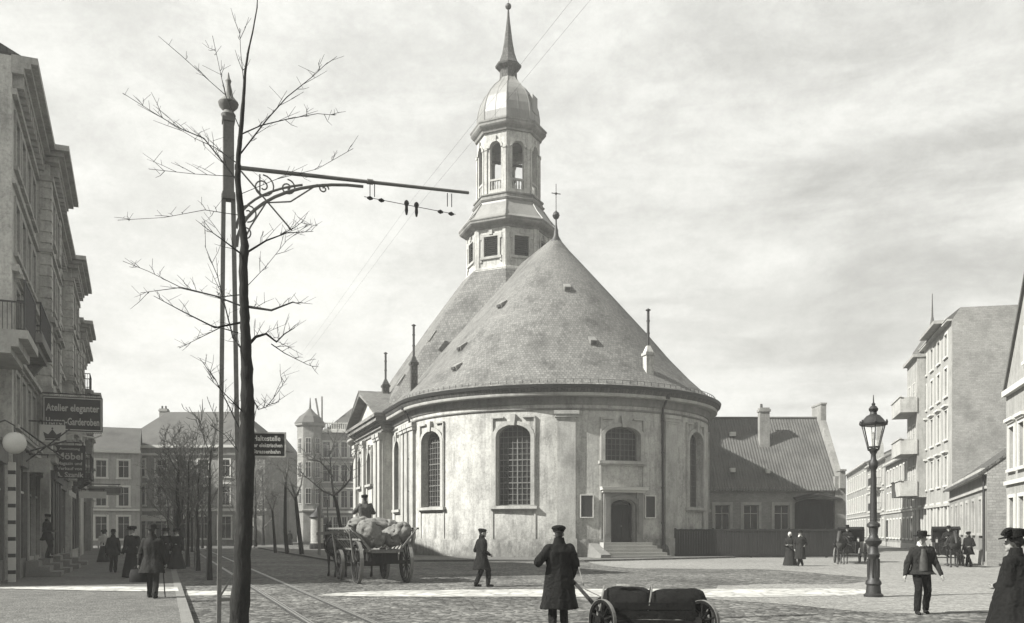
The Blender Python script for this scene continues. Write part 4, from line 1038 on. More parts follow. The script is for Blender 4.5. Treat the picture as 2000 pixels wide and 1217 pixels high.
# white gabled house at the right edge
pa = Vector((22.95, 42.2)); pb = Vector((20.45, 34.2)); L = (pa-pb).length
h = empty('gabled_house', (pa.x, pa.y, 0), atan2(pb.y-pa.y, pb.x-pa.x), 'white gabled house at the right edge, behind the woman', 'house')
f = flatf(); mb = MB(); ops = []
for i, (z, hh) in enumerate(((1.3,1.9), (4.5,1.9))):
    for c in (1.2, 3.1, 5.2, 7.2): ops.append(dict(s0=c-.5, s1=c+.5, z0=z, z1=z+hh))
mapwall(mb, f, 0, L, 0, 8.2, ops, .25)
top = dict(s0=L/2-.45, s1=L/2+.45, z0=8.9, z1=10.3); mb2 = ops+[top]
mb.add([f(0,8.2,0), f(L,8.2,0), f(L/2,12.6,0)], [(0,1,2)]); mb.build('wall', 'fac3', h)
for o in ops: window(h, f, o, .2, 'white', casing='white', hood=.15 if o['z0'] > 3 else 0)
window(h, f, dict(top), -.03, 'white', casing='white')
mb = MB(); ledge(mb, L, 7.9, .25, .2); ledge(mb, L, 3.8, .18, .12); mb.build('cornice', 'white', h)
shell(h, L, 10, 8.2, 'fac3')
mb = MB(); 
mb.prism([(-.1,8.12),(L/2,12.62),(L+.1,8.12),(L+.1,8.24),(L/2,12.76),(-.1,8.24)], 1, .02, 10); mb.prism([(-.25,7.95),(L/2,12.6),(L+.25,7.95),(L+.25,8.2),(L/2,12.85),(-.25,8.2)], 1, -.12, .0); mb.build('roof', 'tile', h)
# kerbed pavement strip along the right street
0 and sheet('pavement', [(22.2,44.6),(20.0,44.8),(28.0,64.5),(40.5,104),(52,150),(56,150),(42.8,102),(33.5,68),(30.5,64)], .12, pav, .25)
# ============================================================ trees, mast, lamp
def branch(mb, p, d, l, r, lev, rng, minr, up=.12, kink=.22, n=5):
    """one limb, with sub-branches; returns nothing, writes tubes into mb[lev>0]"""
    k = 4; pts = [Vector(p)]; rr = [r]; d = Vector(d).normalized()
    for i in range(k):
        d = (d+Vector((rng.gauss(0,kink), rng.gauss(0,kink), rng.gauss(0,kink)*.6+up))*.5).normalized()
        pts.append(pts[-1]+d*l/k); rr.append(max(minr, r*(1-.75*(i+1)/k)))
    mb.tube(pts, rr, n if r > .03 else 4)
    if lev <= 0: return
    m = rng.randint(3, 5)
    for i in range(m):
        t = .3+.65*i/(m-1)+rng.uniform(-.05,.05); t = min(.98, t); a = pts[int(t*k)].lerp(pts[min(k, int(t*k)+1)], t*k-int(t*k))
        s = Vector((rng.gauss(0,1), rng.gauss(0,1), rng.gauss(.25,.6))); s = (s-d*s.dot(d)).normalized()
        nd = (d*.75+s*.8).normalized()
        branch(mb, a, nd, l*rng.uniform(.42,.68)*(1.1-.4*t), max(minr, r*.5*(1-.5*t)), lev-1, rng, minr, up, kink, 4)
def bare_tree(x, y, z, Hh, tr, label, seed, group=None, fork=.4, spread=.6, lev=3, minr=.008, lean=(0,0), nl=6, clear=.35, name='bare_tree'):
    rng = random.Random(seed); root = empty(name, (x,y,z), rng.uniform(0,6.28) if lean == (0,0) else 0, label, 'tree', group)
    mb = MB(); pts = []; rr = []; n = 9
    for i in range(n):
        t = i/(n-1); pts.append((lean[0]*t*Hh+rng.gauss(0,.03)*t*Hh*.3, lean[1]*t*Hh+rng.gauss(0,.03)*t*Hh*.3, Hh*.8*t)); rr.append(tr*(1.25 if i == 0 else 1)*(1-t*.82)+minr)
    mb.tube(pts, rr, 8); mb.build('trunk', 'bark', root, True)
    cb = MB()
    for i in range(nl):
        t = clear+(.97-clear)*(i/(nl-1))**.9; j = min(n-2, int(t*(n-1))); a = Vector(pts[j]).lerp(Vector(pts[j+1]), t*(n-1)-j)
        az = i*2.4+rng.uniform(-.4,.4); el = .55+.5*t
        dd = Vector((cos(az)*spread, sin(az)*spread, el))
        branch(cb, a, dd, Hh*rng.uniform(.26,.42)*(1.15-.45*t), tr*(.55-.25*t), lev-1, rng, minr)
    branch(cb, pts[-1], (lean[0],lean[1],1), Hh*.22, tr*.2, lev-2, rng, minr)
    cb.build('crown', 'twig', root)
    return root
# near street tree: limbs follow the ones in the photograph, at their real distance
TY = 13.0
def tp(px, py, dy=0.): Y = TY+dy; return (AT(px, Y), Y, ZT(py, Y))
nt_ = tag(bpy.data.objects.new('street_tree', None), 'tall bare street tree in the foreground before the iron mast', 'tree'); COL.objects.link(nt_)
nt_.location = (AT(466, TY), TY, 0)
mb = MB(); mb.T = Matrix.Translation(-Vector(nt_.location))
trunk = [(463,1269),(467,1217),(473,1100),(478,1000),(481,880),(484,800),(482,720),(479,650),(477,590),(475,520),(478,480),(470,410),(464,350),(466,300),(471,250),(475,200),(479,140),(485,100),(494,60),(502,15),(504,-30)]
rr = [.165,.14,.125,.12,.112,.10,.085,.075,.068,.066,.058,.05,.042,.036,.032,.026,.018,.013,.010,.008,.006]
rj = random.Random(5); TP = []; TR = []
for i in range(len(trunk)-1):
    for j in range(6):
        t = j/6; p_ = Vector(tp(*trunk[i])).lerp(Vector(tp(*trunk[i+1])), t); r_ = rr[i]*(1-t)+rr[i+1]*t; w_ = .035
        TP.append(p_+Vector((rj.gauss(0,r_*w_), rj.gauss(0,r_*w_), 0))); TR.append(r_*(1+rj.gauss(0, .045)))
mb.tube(TP, TR, 12); mb.build('trunk', 'bark', nt_, True)
cb = MB(); cb.T = Matrix.Translation(-Vector(nt_.location))
limbs = [ # (points in the picture, depth swing, start radius)
 ([(478,598),(530,606),(572,590),(585,594)], -.3, .02), ([(480,680),(500,658),(520,652),(540,668),(556,652),(576,640)], .5, .024), ([(530,672),(556,690),(600,712),(612,716)], .6, .008),
 ([(478,496),(520,470),(560,455),(612,452)], .4, .016), ([(548,458),(575,445),(592,432)], .5, .008), ([(474,498),(440,472),(395,440)], -.4, .014),
 ([(462,352),(430,310),(398,270),(350,250),(300,220),(240,182)], .3, .012), ([(465,320),(420,288),(380,270),(330,240)], .6, .008), ([(470,300),(520,235),(560,190),(610,150),(640,122)], -.4, .011),
 ([(472,262),(510,245),(560,233),(620,222),(655,225)], .4, .010), ([(470,255),(440,185),(428,130),(415,70)], .5, .007), ([(476,160),(470,100),(468,55)], -.3, .005), ([(440,185),(400,150),(350,105)], .6, .006),
 ([(478,600),(420,578),(350,562),(275,572)], .5, .013), ([(470,630),(420,640),(360,610),(300,578)], -.5, .016), ([(465,650),(430,640),(390,660),(350,680)], .3, .010), ([(480,692),(455,660),(440,600),(425,540),(400,480)], .6, .014),
 ([(476,575),(430,580),(350,560),(290,530),(240,510)], .2, .009), ([(484,760),(505,800),(520,795),(540,770),(560,740)], .5, .010), ([(520,792),(545,785)], .5, .006), ([(480,810),(460,790),(430,760),(405,735)], -.5, .010), ([(478,860),(450,800),(420,740),(390,700)], .6, .012),
 ([(466,420),(400,410),(320,425),(230,430)], .5, .006), ([(464,345),(380,340),(290,330)], -.5, .005), ([(480,900),(440,850),(410,830)], .4, .008), ([(482,560),(520,520),(560,470),(600,440)], .9, .005), ([(468,380),(540,350),(620,330),(690,290)], .8, .005)]
for pts, sw, r0 in limbs:
    q = [tp(a, b, sw*i/(len(pts)-1)) for i, (a, b) in enumerate(pts)]
    r0 *= 1.1; cb.tube(q, [max(.0035, r0*(1-.8*i/(len(q)-1))) for i in range(len(q))], 5)
    d = (Vector(q[-1])-Vector(q[-2])); 
    for i in range(1, len(q)):
        for _ in range(3):
            s = Vector((rj.gauss(0,.7), rj.gauss(0,.7), rj.gauss(.35,.5))).normalized(); b = Vector(q[i-1]).lerp(Vector(q[i]), rj.uniform(.3,1))
            l = rj.uniform(.12,.5)**1.2; e = b+((Vector(q[i])-Vector(q[i-1])).normalized()*.7+s*.6)*l
            cb.tube([b, (b+e)/2+s*.02, e], [.0045,.0035,.002], 4); e2 = (b+e)/2+Vector((rj.gauss(0,.1),rj.gauss(0,.1),.1)); cb.tube([(b+e)/2, e2], [.003,.002], 4)
cb.build('crown', 'bark', nt_)
# tramway mast: two channels drawn together at the top, tall cap, bracket arm with scrollwork
MX, MY = ST(15.6, 1.0); MY0 = MY
mast = empty('tram_mast', (MX, MY, 0), radians(21), 'tall iron tramway mast with a scrolled bracket arm over the road', 'mast')
def mz(py): return ZT(py, MY)
mb = MB()
zt_ = mz(380)
leg = []
for s in (-1, 1):
    m_ = MB(); a = (s*.17+.02, 0, 0); b = (s*.075, 0, zt_); m_.bar(a, b, .068, .09, (0,1,0)); m_.build('channel', 'pole', mast)
for z in (.6,): mb.bar((-.16+.012*z,-.055,z), (.16-.012*z,-.055,z+.5), .03, .012, (0,1,0)); mb.box(-.165+.012*z, .165-.012*z, -.06, .06, z-.05, z)
mb.build('lattice', 'pole', mast)
mb = MB(); mb.box(-.085, .085, -.085, .085, zt_-.05, mz(232)); mb.box(-.1, .1, -.1, .1, mz(385)-.05, mz(378)); mb.box(-.1, .1, -.1, .1, mz(240), mz(232)); mb.build('head', 'pole', mast); mb = MB(); mb.box(-.3,.3,-.25,.25,0,.12); mb.build('base', 'pole', mast)
mb = MB(); z = mz(232); k = (mz(142)-z)
mb.lathe([(.10,z), (.12,z+.08*k), (.08,z+.16*k), (.15,z+.26*k), (.165,z+.34*k), (.1,z+.44*k), (.075,z+.5*k), (.06,z+.62*k), (.035,z+.75*k), (.05,z+.82*k), (.025,z+.88*k), (.008,z+k)], 12); mb.build('finial', 'pole', mast, True)
zA = mz(325)
mb = MB(); AL = 4.15; mb.tube([(.12,0,zA), (AL,0,zA+.12)], [.036,.028], 10); 
for x in (.15, 2.35): mb.tube([(x-.05,0,zA+.0+x*.03), (x+.05,0,zA+x*.03)], .046, 10)
mb.build('arm', 'pole', mast, True)
mb = MB(); zL = mz(480)
arc = [(.12+1.95*sin(t*pi/2), 0, zL+(zA+.03-zL)*(1-cos(t*pi/2))**.85 if False else zL+(zA-.02-zL)*sin(t*pi/2)**.8) for t in (0,)]
arc = [(.13+2.1*(1-cos(t)), 0, zL+(zA-.03-zL)*sin(t)) for t in [i*pi/2/12 for i in range(13)]]
mb.tube(arc, .027, 8); mb.tube([(.13+1.86*(1-cos(t)), .0, zL+.30+(zA-.35-zL)*sin(t)) for t in [i*pi/2*.72/10 for i in range(11)]], .02, 6)
mb.build('brace', 'pole', mast, True)
mb = MB()
def scroll(cx, cz, r0, t0, turns, sg=1):
    n = int(18*turns); pts = []
    for i in range(n+1): t = i/n; r = r0*(1-.85*t); a = t0+sg*2*pi*turns*t; pts.append((cx+r*cos(a), 0, cz+r*sin(a)))
    mb.tube(pts, .013, 5)
scroll(.55, zA-.26, .2, pi/2, 1.6, -1); scroll(.95, zA-.22, .14, pi/2, 1.5, -1); scroll(.3, zA-.72, .16, -pi/2, 1.6, 1); scroll(.26, zA-1.05, .11, -pi/2, 1.5, 1); scroll(1.55, zA-.16, .09, 0, 1.4, 1)
mb.tube([(.2,0,zA-.05), (.62,0,zA-.5), (1.02,0,zA-.93)], .014, 5); mb.tube([(1.45,0,zA-.1), (1.0,0,zA-.45), (.6,0,zA-.52), (.35,0,zA-.95), (.2,0,zA-1.3)], .014, 5); mb.tube([(.5,0,zA-.45),(.5,0,zA-.06)], .012, 5)
mb.build('scrollwork', 'pole', mast)
zw = zA-.28
mb = MB()
for x in (2.35, 3.75): mb.tube([(x-.0,0,zA+.06), (x,0,zw+.1)], .008, 5); mb.tube([(x+.08,0,zA+.06), (x+.08,0,zw+.1)], .008, 5)
mb.tube([(2.25,0,zw+.08), (3.9,0,zw-.02)], .006, 5)
mb.build('hanger_wire', 'dark', mast)
for x in (2.35, 2.55, 3.0, 3.18, 3.62, 3.82):
    big = 2.9 < x < 3.3; m_ = MB(); q = .055 if big else .032
    z = zw+.07-(x-2.3)*.06
    if big: m_.lathe([(.015,z-.17), (.03,z-.1), (.025,z-.02), (.045,z+.03), (.035,z+.07), (.01,z+.09)], 10, (x,0))
    else: m_.tube([(x-.05,0,z), (x,0,z), (x+.05,0,z-.005)], [.016,.04,.016], 8)
    m_.build('insulator', 'dark', mast, True)
# tram stop plate on the mast
zb = mz(889); w = .57; sg = empty('stop_sign', (MX+VV[0]*.33, MY+VV[1]*.33, zb), radians(9), 'dark tram stop plate lettered Haltestelle on the mast', 'sign')
mb = MB(); mb.box(0, w, -.012, .012, 0, .37); mb.build('plate', 'signdk', sg)
mb = MB(); mb.box(-.02, w+.025, -.02, .02, .37, .395); mb.box(-.02, w+.025, -.02, .02, -.025, 0); mb.box(w, w+.025, -.02, .02, 0, .37); mb.box(-.02, 0, -.02, .02, 0, .37); mb.build('frame', 'woodlt', sg)
for t, z, wd, sz in (('Haltestelle', .25, .44, .12), ('der elektrischen', .145, .50, .09), ('Strassenbahn', .04, .44, .09)):
    text(t, sz, 'white', sg, Matrix.Translation((w*.5, -.02, z)) @ Matrix.Rotation(pi/2, 4, 'X'), 'CENTER', .002, width=wd)
# trolley wires
for k, v in enumerate((1.0+3.0*.97, 1.0+3.18*.97)):
    mb = MB(); pts = []
    for i in range(0, 29):
        u = -20+i*5; zz = zw+zA*0-.12-.25*sin(pi*((u-15.6) % 35)/35); a = ST(u, v); pts.append((a[0], a[1], zz))
    mb.tube(pts, .0012, 4)
    tag(mb.build('trolley_wire', 'dark'), ['thin tram trolley wire over the road, left one of the pair', 'thin tram trolley wire over the road, right one of the pair'][k], 'wire', 'trolley wires')
# left row of young trees with stakes
grp = 'street trees along the left kerb'
rows = [(410, 1133, .075, 5.6, 'thin young tree with a stake, nearest in the left row', 1), (387, 1115, .08, 5.2, 'thin bare tree second in the left row', 2), (367, 1107, .08, 6.2, 'thin bare tree third in the left row, tall and straight', 3), (349, 1098, .17, 6.3, 'stout spreading bare tree among the walkers on the left pavement', 4), (328, 1080, .1, 5.2, 'small bushy bare tree before the pale house, behind the walkers', 5), (375, 1078, .1, 7.5, 'bare tree midway down the left row beyond the staked ones', 6), (395, 1071, .12, 8, 'bare tree far down the left row, before the grey house', 7)]
for px, py, tr, Hh, lb, sd in rows:
    x, y = GP(px, py); bare_tree(x, y, 0, Hh, tr, lb, 100+sd, grp, lev=3, minr=.009 if y < 45 else .013, nl=8 if tr > .15 else 6, clear=.45 if tr < .15 else .38, spread=.8 if tr > .15 else .5)
for i, (px, py) in enumerate(((404, 1130), (362, 1106), (380, 1112))):
    x, y = GP(px, py); mb = MB(); mb.tube([(0,0,0), (.05,.02,2.6)], [.04,.03], 6)
    tag(mb.build('tree_stake', 'wood', None, True, (x,y,0)), ['wooden stake beside the nearest young tree', 'wooden stake beside the third thin tree', 'wooden stake beside the second thin tree'][i], 'stake', 'tree stakes')
# right row, pruned trees along the churchyard kerb
grp = 'pruned trees along the churchyard kerb'
def pruned(px, py, label, limbs, r0):
    x, y = GP(px, py); root = empty('pruned_tree', (x,y,.1), 0, label, 'tree', grp); T = Matrix.Translation((-x,-y,0)); rng = random.Random(px)
    m1 = MB(); m1.T = T; cb = MB(); cb.T = T
    for i, pts in enumerate(limbs):
        q = [(AT(a, y+.25*j*((i % 3)-1)), y+.25*j*((i % 3)-1), ZT(b, y)-(.1 if j == 0 and i == 0 else 0)) for j, (a, b) in enumerate(pts)]
        if i == 0: m1.tube(q, [r0*(1-.45*j/(len(q)-1)) for j in range(len(q))], 8)
        else:
            cb.tube(q, [max(.014, r0*.5*(1-.75*j/(len(q)-1))) for j in range(len(q))], 6)
            for j in range(1, len(q)):
                for _ in range(3):
                    s = Vector((rng.gauss(0,.8), rng.gauss(0,.5), abs(rng.gauss(.6,.4)))).normalized(); b = Vector(q[j-1]).lerp(Vector(q[j]), rng.uniform(.3,1))
                    branch(cb, b, s, rng.uniform(.5,1.3), .02, 1 if j > 1 else 0, rng, .009)
    m1.build('trunk', 'bark', root, True); cb.build('crown', 'twig', root)
pruned(666, 1096, 'pruned tree with bent forked limbs beside the sack wagon', [[(668,1096),(666,1040),(658,990),(652,972)], [(652,972),(630,962),(610,945),(592,930)], [(652,972),(648,940),(645,900),(642,870)], [(652,972),(672,955),(684,940),(690,905),(700,870)], [(650,935),(640,920),(625,905),(600,900)], [(645,890),(650,870),(655,860)]], .13)
pruned(590, 1086, 'pruned tree with two upright forks at the kerb, second from the wagon', [[(590,1086),(584,1040),(579,990),(578,975)], [(578,975),(570,950),(562,930)], [(578,975),(588,950),(592,925)], [(580,985),(568,965),(560,955)]], .17)
pruned(560, 1082, 'pruned tree with a single tall stem at the kerb, third from the wagon', [[(561,1082),(557,1040),(557,990),(558,945)], [(558,945),(552,925),(540,912),(525,906)], [(558,945),(562,915),(563,895)]], .16)
pruned(538, 1080, 'small pruned tree farthest along the churchyard kerb', [[(538,1080),(535,1040),(532,1000)], [(532,1000),(525,985),(518,970)], [(532,1000),(538,980),(544,965)]], .13)
for i, (px, py, h_) in enumerate(((625, 1088, 4.6), (640, 1088, 3.6), (622, 1087, 3.2))):
    x, y = GP(px, py); mb = MB(); mb.tube([(0,0,0), (0,0,h_)], .045, 8); mb.ball((0,0,h_), .07, 8)
    tag(mb.build('iron_post', 'pole', None, True, (x,y,.1)), ['taller iron post by the poster column', 'iron post right of the poster column, nearer the wagon', 'shorter iron post left of the tall one by the poster column'][i], 'post', 'posts on the churchyard pavement')
# far avenue: bare trees one behind another
rng = random.Random(11); grp = 'bare trees far down the avenue'
protos = [bare_tree(0, 0, 0, 10, .16, 'bare avenue tree far off, one of many blurred together beyond the mast', 300+i, grp, lev=4, minr=.016, nl=9, spread=.7, clear=.25, name='avenue_tree') for i in range(3)]
k = 0
spots = []
for u in range(74, 200, 7): spots += [(u, 1.0+.5*(u % 2)), (u+20, 8.7)]
for px in (425, 440, 452, 500, 512, 525, 548, 570, 470, 488, 496, 506, 518, 532, 543, 556, 566, 578, 432, 446, 418, 405, 390, 345, 360): spots.append(('p', px))
for s_ in spots:
    if s_[0] == 'p': Y = rng.uniform(98, 170); x, y = AT(s_[1]+rng.uniform(-4,4), Y), Y
    else: x, y = ST(s_[0]+rng.uniform(-1,1), s_[1])
    if k < 3: o = protos[k]; o.location = (x,y,0)
    else: o = dup(protos[k % 3], (x,y,0), rng.uniform(0,6.28))
    q = rng.uniform(.7, 1.1); o.scale = (q,q,q); k += 1

# street lamp
lx_, ly_ = GP(1706, 1166)
lamp = empty('street_lamp', (lx_, ly_, 0), .3, 'ornate dark iron gas street lamp with a glass lantern on the square', 'street lamp')
mb = MB(); mb.lathe([(.24,0), (.24,.06), (.19,.1), (.17,.3), (.2,.34), (.19,.4), (.145,.46), (.13,1.0), (.15,1.03), (.16,1.10), (.13,1.14), (.11,1.3), (.19,1.38), (.21,1.45), (.14,1.5), (.10,1.6), (.12,1.78), (.17,1.82), (.16,1.88), (.09,1.94), (.085,2.4), (.065,3.2), (.075,3.28), (.11,3.34), (.12,3.46), (.07,3.54), (.06,3.66), (.1,3.74), (.12,3.8), (.04,3.84)], 16); mb.build('column', 'dark', lamp, True)
mb = MB()
for k in range(8):
    a = pi*2*k/8; mb.lathe([(.022,.5),(.022,.98)], 6, (.135*cos(a), .135*sin(a)))
mb.build('fluting', 'dark', lamp)
z0, z1 = 3.86, 4.42; b0, b1 = .155, .30
mb = MB()
for k in range(6):
    a = pi/3*k; b = pi/3*(k+1)
    mb.bar((b0*cos(a),b0*sin(a),z0), (b1*cos(a),b1*sin(a),z1), .022); mb.bar((b0*cos(a),b0*sin(a),z0), (b0*cos(b),b0*sin(b),z0), .03); mb.bar((b1*cos(a),b1*sin(a),z1), (b1*cos(b),b1*sin(b),z1), .03)
    mb.tube([(.05*cos(a),.05*sin(a),3.74), (.14*cos(a),.14*sin(a),3.78), (b0*cos(a),b0*sin(a),z0)], .014, 5)
lan = mb.build('lantern_frame', 'dark', lamp)
gm = bpy.data.materials.new('lantern_glass'); gm.use_nodes = True; b_ = gm.node_tree.nodes['Principled BSDF']; b_.inputs['Base Color'].default_value = (.9,.9,.86,1); b_.inputs['Roughness'].default_value = .08; b_.inputs['Alpha'].default_value = .16
M['lglass'] = gm
mb = MB(); mb.loft([[(b0*.97*cos(pi/3*k),b0*.97*sin(pi/3*k),z0) for k in range(6)], [(b1*.97*cos(pi/3*k),b1*.97*sin(pi/3*k),z1) for k in range(6)]], False); mb.build('glass', 'lglass', lamp)
mb = MB(); mb.lathe([(.34,4.42), (.35,4.46), (.30,4.5), (.24,4.58), (.17,4.66), (.09,4.7), (.08,4.76), (.11,4.79), (.12,4.84), (.08,4.9), (.04,4.93), (.05,4.97), (.02,5.0), (.008,5.2)], 12); mb.build('lantern_roof', 'dark', lamp, True)
for k in range(6):
    a = pi/3*k; m_ = MB(); m_.lathe([(.02,4.44),(.035,4.48),(.012,4.55)], 6, (.34*cos(a), .34*sin(a))); m_.build('crest', 'dark', lamp)
mb = MB(); mb.lathe([(.02,3.84),(.02,4.05),(.05,4.07),(.05,4.18),(.02,4.24)], 8); mb.build('burner', 'pole', lamp)
# ============================================================ people, horses, vehicles
from mathutils import noise as NZ
def fuse(mb, name, mat, parent=None, vox=.014, smooth=2, T=None):
    """many overlapping closed pieces -> one continuous surface"""
    me = bpy.data.meshes.new(name); me.from_pydata(mb.v, [], mb.f); me.update()
    bm = bmesh.new(); bm.from_mesh(me); bmesh.ops.recalc_face_normals(bm, faces=bm.faces); bm.to_mesh(me); bm.free()
    o = bpy.data.objects.new(name, me); COL.objects.link(o)
    m = o.modifiers.new('r', 'REMESH'); m.mode = 'VOXEL'; m.voxel_size = vox; m.use_smooth_shade = True
    if smooth: s = o.modifiers.new('s', 'SMOOTH'); s.iterations = smooth; s.factor = .5
    bpy.context.view_layer.update()
    m2 = bpy.data.meshes.new_from_object(o.evaluated_get(bpy.context.evaluated_depsgraph_get()))
    o.modifiers.clear(); o.data = m2; bpy.data.meshes.remove(me); m2.name = name
    if name in ('coat', 'jacket', 'trousers'):
        sd = Vector((len(COL.objects)*.37, 1.3, .2)); nn = [v.normal.copy() for v in m2.vertices]
        for v, q in zip(m2.vertices, nn):
            c = v.co; a = NZ.noise(Vector((c.x*9,c.y*9,c.z*2.6))+sd); b = NZ.noise(Vector((c.x*16,c.y*16,c.z*13))+sd)
            v.co = c+q*(.020*a-.014*abs(b)+.004)
    m2.materials.clear(); m2.materials.append(M[mat] if isinstance(mat, str) else mat)
    m2.polygons.foreach_set('use_smooth', [True]*len(m2.polygons))
    if parent: o.parent = parent
    return o
def ik(a, b, l1, l2, hint):
    a = Vector(a); b = Vector(b); d = b-a; L = min(d.length, l1+l2-.005); d.normalize(); b = a+d*L
    x = (l1*l1-l2*l2+L*L)/(2*L); h = sqrt(max(0, l1*l1-x*x)); u = Vector(hint); u = (u-d*u.dot(d)).normalized()
    return a+d*x+u*h, b
def ering(cx, cy, z, rx, ry, n=20, sq=1.0, tilt=0):
    return [(cx+rx*cos(2*pi*k/n), cy+ry*sin(2*pi*k/n), z+tilt*sin(2*pi*k/n)) for k in range(n)]
def person(label, x, y, yaw, H=1.72, feet=((.10,.03),(-.10,-.05)), hands=((-.27,.02,.80),(.27,.02,.80)), coat=('coat', .55, 1.0, .17), lower='trousers', lmat='coat', hat='cap', hatmat='coat', vest=None, collar=None, cape=False, beard=False, z0=0., vox=.014, seated=False, lean=0., turn=0., group=None, apron=None, ehint=(0,-1,-.1)):
    """local +y is forward. feet: (x, forward) for left/right; hands in metres for a 1.72 m figure"""
    k = H/1.72
    sh = 1.41; hipz = .90 if not seated else .46
    off = Vector((0, lean*.5, 0)) if lean else Vector((0,0,0))
    if seated: sh -= .44
    head = Vector((0, .03+lean*.62, sh+.185)); neck = Vector((0, -.01+lean*.5, sh+.05))
    S_ = [Vector((-.172, -.01+lean*.45, sh-.065)), Vector((.172, -.01+lean*.45, sh-.065))]
    mb = MB(); mb.T = Matrix.Scale(k, 4)
    mb.loft([ering(0,0,hipz-.08,.13,.10), ering(0,0,hipz+.02,.16,.11), ering(0,lean*.1,hipz+.16,.14,.10), ering(0,lean*.3,sh-.2,.165,.11), ering(0,lean*.42,sh-.05,.165,.095), ering(0,lean*.48,sh+.02,.07,.065)])
    mb.cap(neck-Vector((0,0,.06)), neck+Vector((0,.01,.1)), .055, .052)
    ct, st = cos(turn), sin(turn)
    def hd(p): p = Vector(p); return head+Vector((p.x*ct-p.y*st, p.x*st+p.y*ct, p.z))
    mb.ball(hd((0,0,.02)), .098, 14, (.80,.96,1.12)); mb.ball(hd((0,.035,-.055)), .062, 12, (.92,.9,1.))   # cranium, jaw
    mb.cap(hd((0,.088,.015)), hd((0,.112,-.028)), .010, .016, 8); mb.ball(hd((0,.088,-.062)), .022, 8, (1.2,.6,.5)); mb.ball(hd((0,.082,-.1)), .024, 8)
    for s in (-1, 1): mb.ball(hd((.081*s,-.005,-.012)), .028, 8, (.45,.8,1.15)); mb.ball(hd((.032*s,.083,.03)), .016, 8, (1.3,.6,.5))
    fpos = []
    for i, (fx, fy) in enumerate(feet):
        hp = Vector(((-.09, .09)[i], 0, hipz)); 
        an = Vector((fx, fy, .085)) if not seated else Vector((fx, fy, .03))
        kn, an = ik(hp, an, .43, .42, (0, 1, .05 if not seated else 1.2)); fpos.append((hp, kn, an))
        mb.cap(hp, kn, .085, .058); mb.cap(kn, an, .055, .038); mb.cap(an+Vector((0,-.02,-.04)), an+Vector((0,.13,-.055)), .036, .03)
    arms = []
    for i in (0, 1):
        el, ha = ik(S_[i], hands[i], .30, .265, (ehint[0]+(-.5, .5)[i], ehint[1], ehint[2])); arms.append((S_[i], el, ha))
        mb.cap(S_[i], el, .05, .04); mb.cap(el, ha, .038, .026)
        d = (ha-el).normalized(); s = (-1, 1)[i]; side = d.cross(Vector((0,1,.2))).normalized(); fw = side.cross(d)
        pc = ha+d*.045; mb.cap(ha, ha+d*.075, .030, .034)            # palm
        for j, (w, l) in enumerate(((-.026,.072), (-.009,.082), (.009,.078), (.025,.06))):
            b = ha+d*.085+fw*w; c = b+d*l*.5-side*s*.006; e = c+d*l*.42*.6+side*(-s)*l*.3
            mb.cap(b, c, .0095, .009, 6); mb.cap(c, e, .009, .0075, 6)
        t0 = ha+d*.03-fw*.03*-1; mb.cap(t0, t0+d*.035+fw*.032, .012, .010, 6); mb.cap(t0+d*.035+fw*.032, t0+d*.068+fw*.036-side*s*.012, .010, .008, 6)
    body = fuse(mb, 'person', 'skin', None, min(vox, .012), 1)
    tag(body, label, 'person', group); body.location = (x, y, z0); body.rotation_euler.z = yaw
    def nmb(): q = MB(); q.T = Matrix.Scale(k, 4); return q
    q = nmb()
    for s in (-1, 1): q.ball(hd((.032*s,.092,.022)), .011, 8)
    q.build('eye', 'coat', body)
    # hair or beard
    q = nmb(); q.ball(hd((0,-.032,.05)), .098, 14, (.86,.9,.82)); q.ball(hd((0,-.055,-.02)), .068, 12, (1.,.65,1.))
    if lower == 'skirt': q.ball(hd((0,-.09,.02)), .055, 10); q.ball(hd((0,-.03,.045)), .105, 12, (.95,.95,.9))
    h_ = fuse(q, 'hair', 'hair', body, .012, 1)
    if beard: q = nmb(); q.ball(hd((0,.06,-.105)), .055, 10, (1,.8,1.2)); q.cap(hd((-.035,.1,-.055)), hd((.035,.1,-.055)), .014, .014, 6); q.build('beard', 'hair', body, True)
    # legs' clothing
    q = nmb()
    if lower == 'trousers':
        q.loft([ering(0,0,hipz-.12,.12,.10), ering(0,0,hipz,.175,.125), ering(0,0,hipz+.13,.16,.115)])
        for hp, kn, an in fpos: q.cap(hp, kn, .102, .078); q.cap(kn, an+Vector((0,0,.02)), .075, .066)
        fuse(q, 'trousers', lmat, body, vox, 2)
    else:
        n = 36
        def fold(z, rx, ry, amp, cy=0): return [(rx*(1+amp*sin(9*2*pi*j/n+z*4))*cos(2*pi*j/n), cy+ry*(1+amp*sin(9*2*pi*j/n+z*4))*sin(2*pi*j/n), z) for j in range(n)]
        q.loft([fold(.02,.36,.36,.05,-.05), fold(.25,.315,.30,.045,-.03), fold(.55,.25,.22,.035,-.01), fold(.8,.2,.17,.02), fold(1.0,.155,.125,0), fold(1.06,.14,.11,0)])
        q.build('skirt', lmat, body, True)
    q = nmb()
    for hp, kn, an in fpos: q.cap(an+Vector((0,-.03,-.045)), an+Vector((0,.15,-.055)), .045, .036); q.cap(an+Vector((0,-.02,.05)), an+Vector((0,-.02,-.04)), .05, .048)
    fuse(q, 'boots', 'leather', body, vox, 1)
    # coat or jacket with sleeves
    cm, hem, full, hw = coat[:4]; op = len(coat) > 4
    q = nmb(); n = 28
    def cr(z, rx, ry, cy=0, amp=.0): return [(rx*(1+amp*sin(7*2*pi*j/n+z*3))*cos(2*pi*j/n), cy+ry*(1+amp*sin(7*2*pi*j/n+z*3))*sin(2*pi*j/n), z) for j in range(n)]
    rg = []
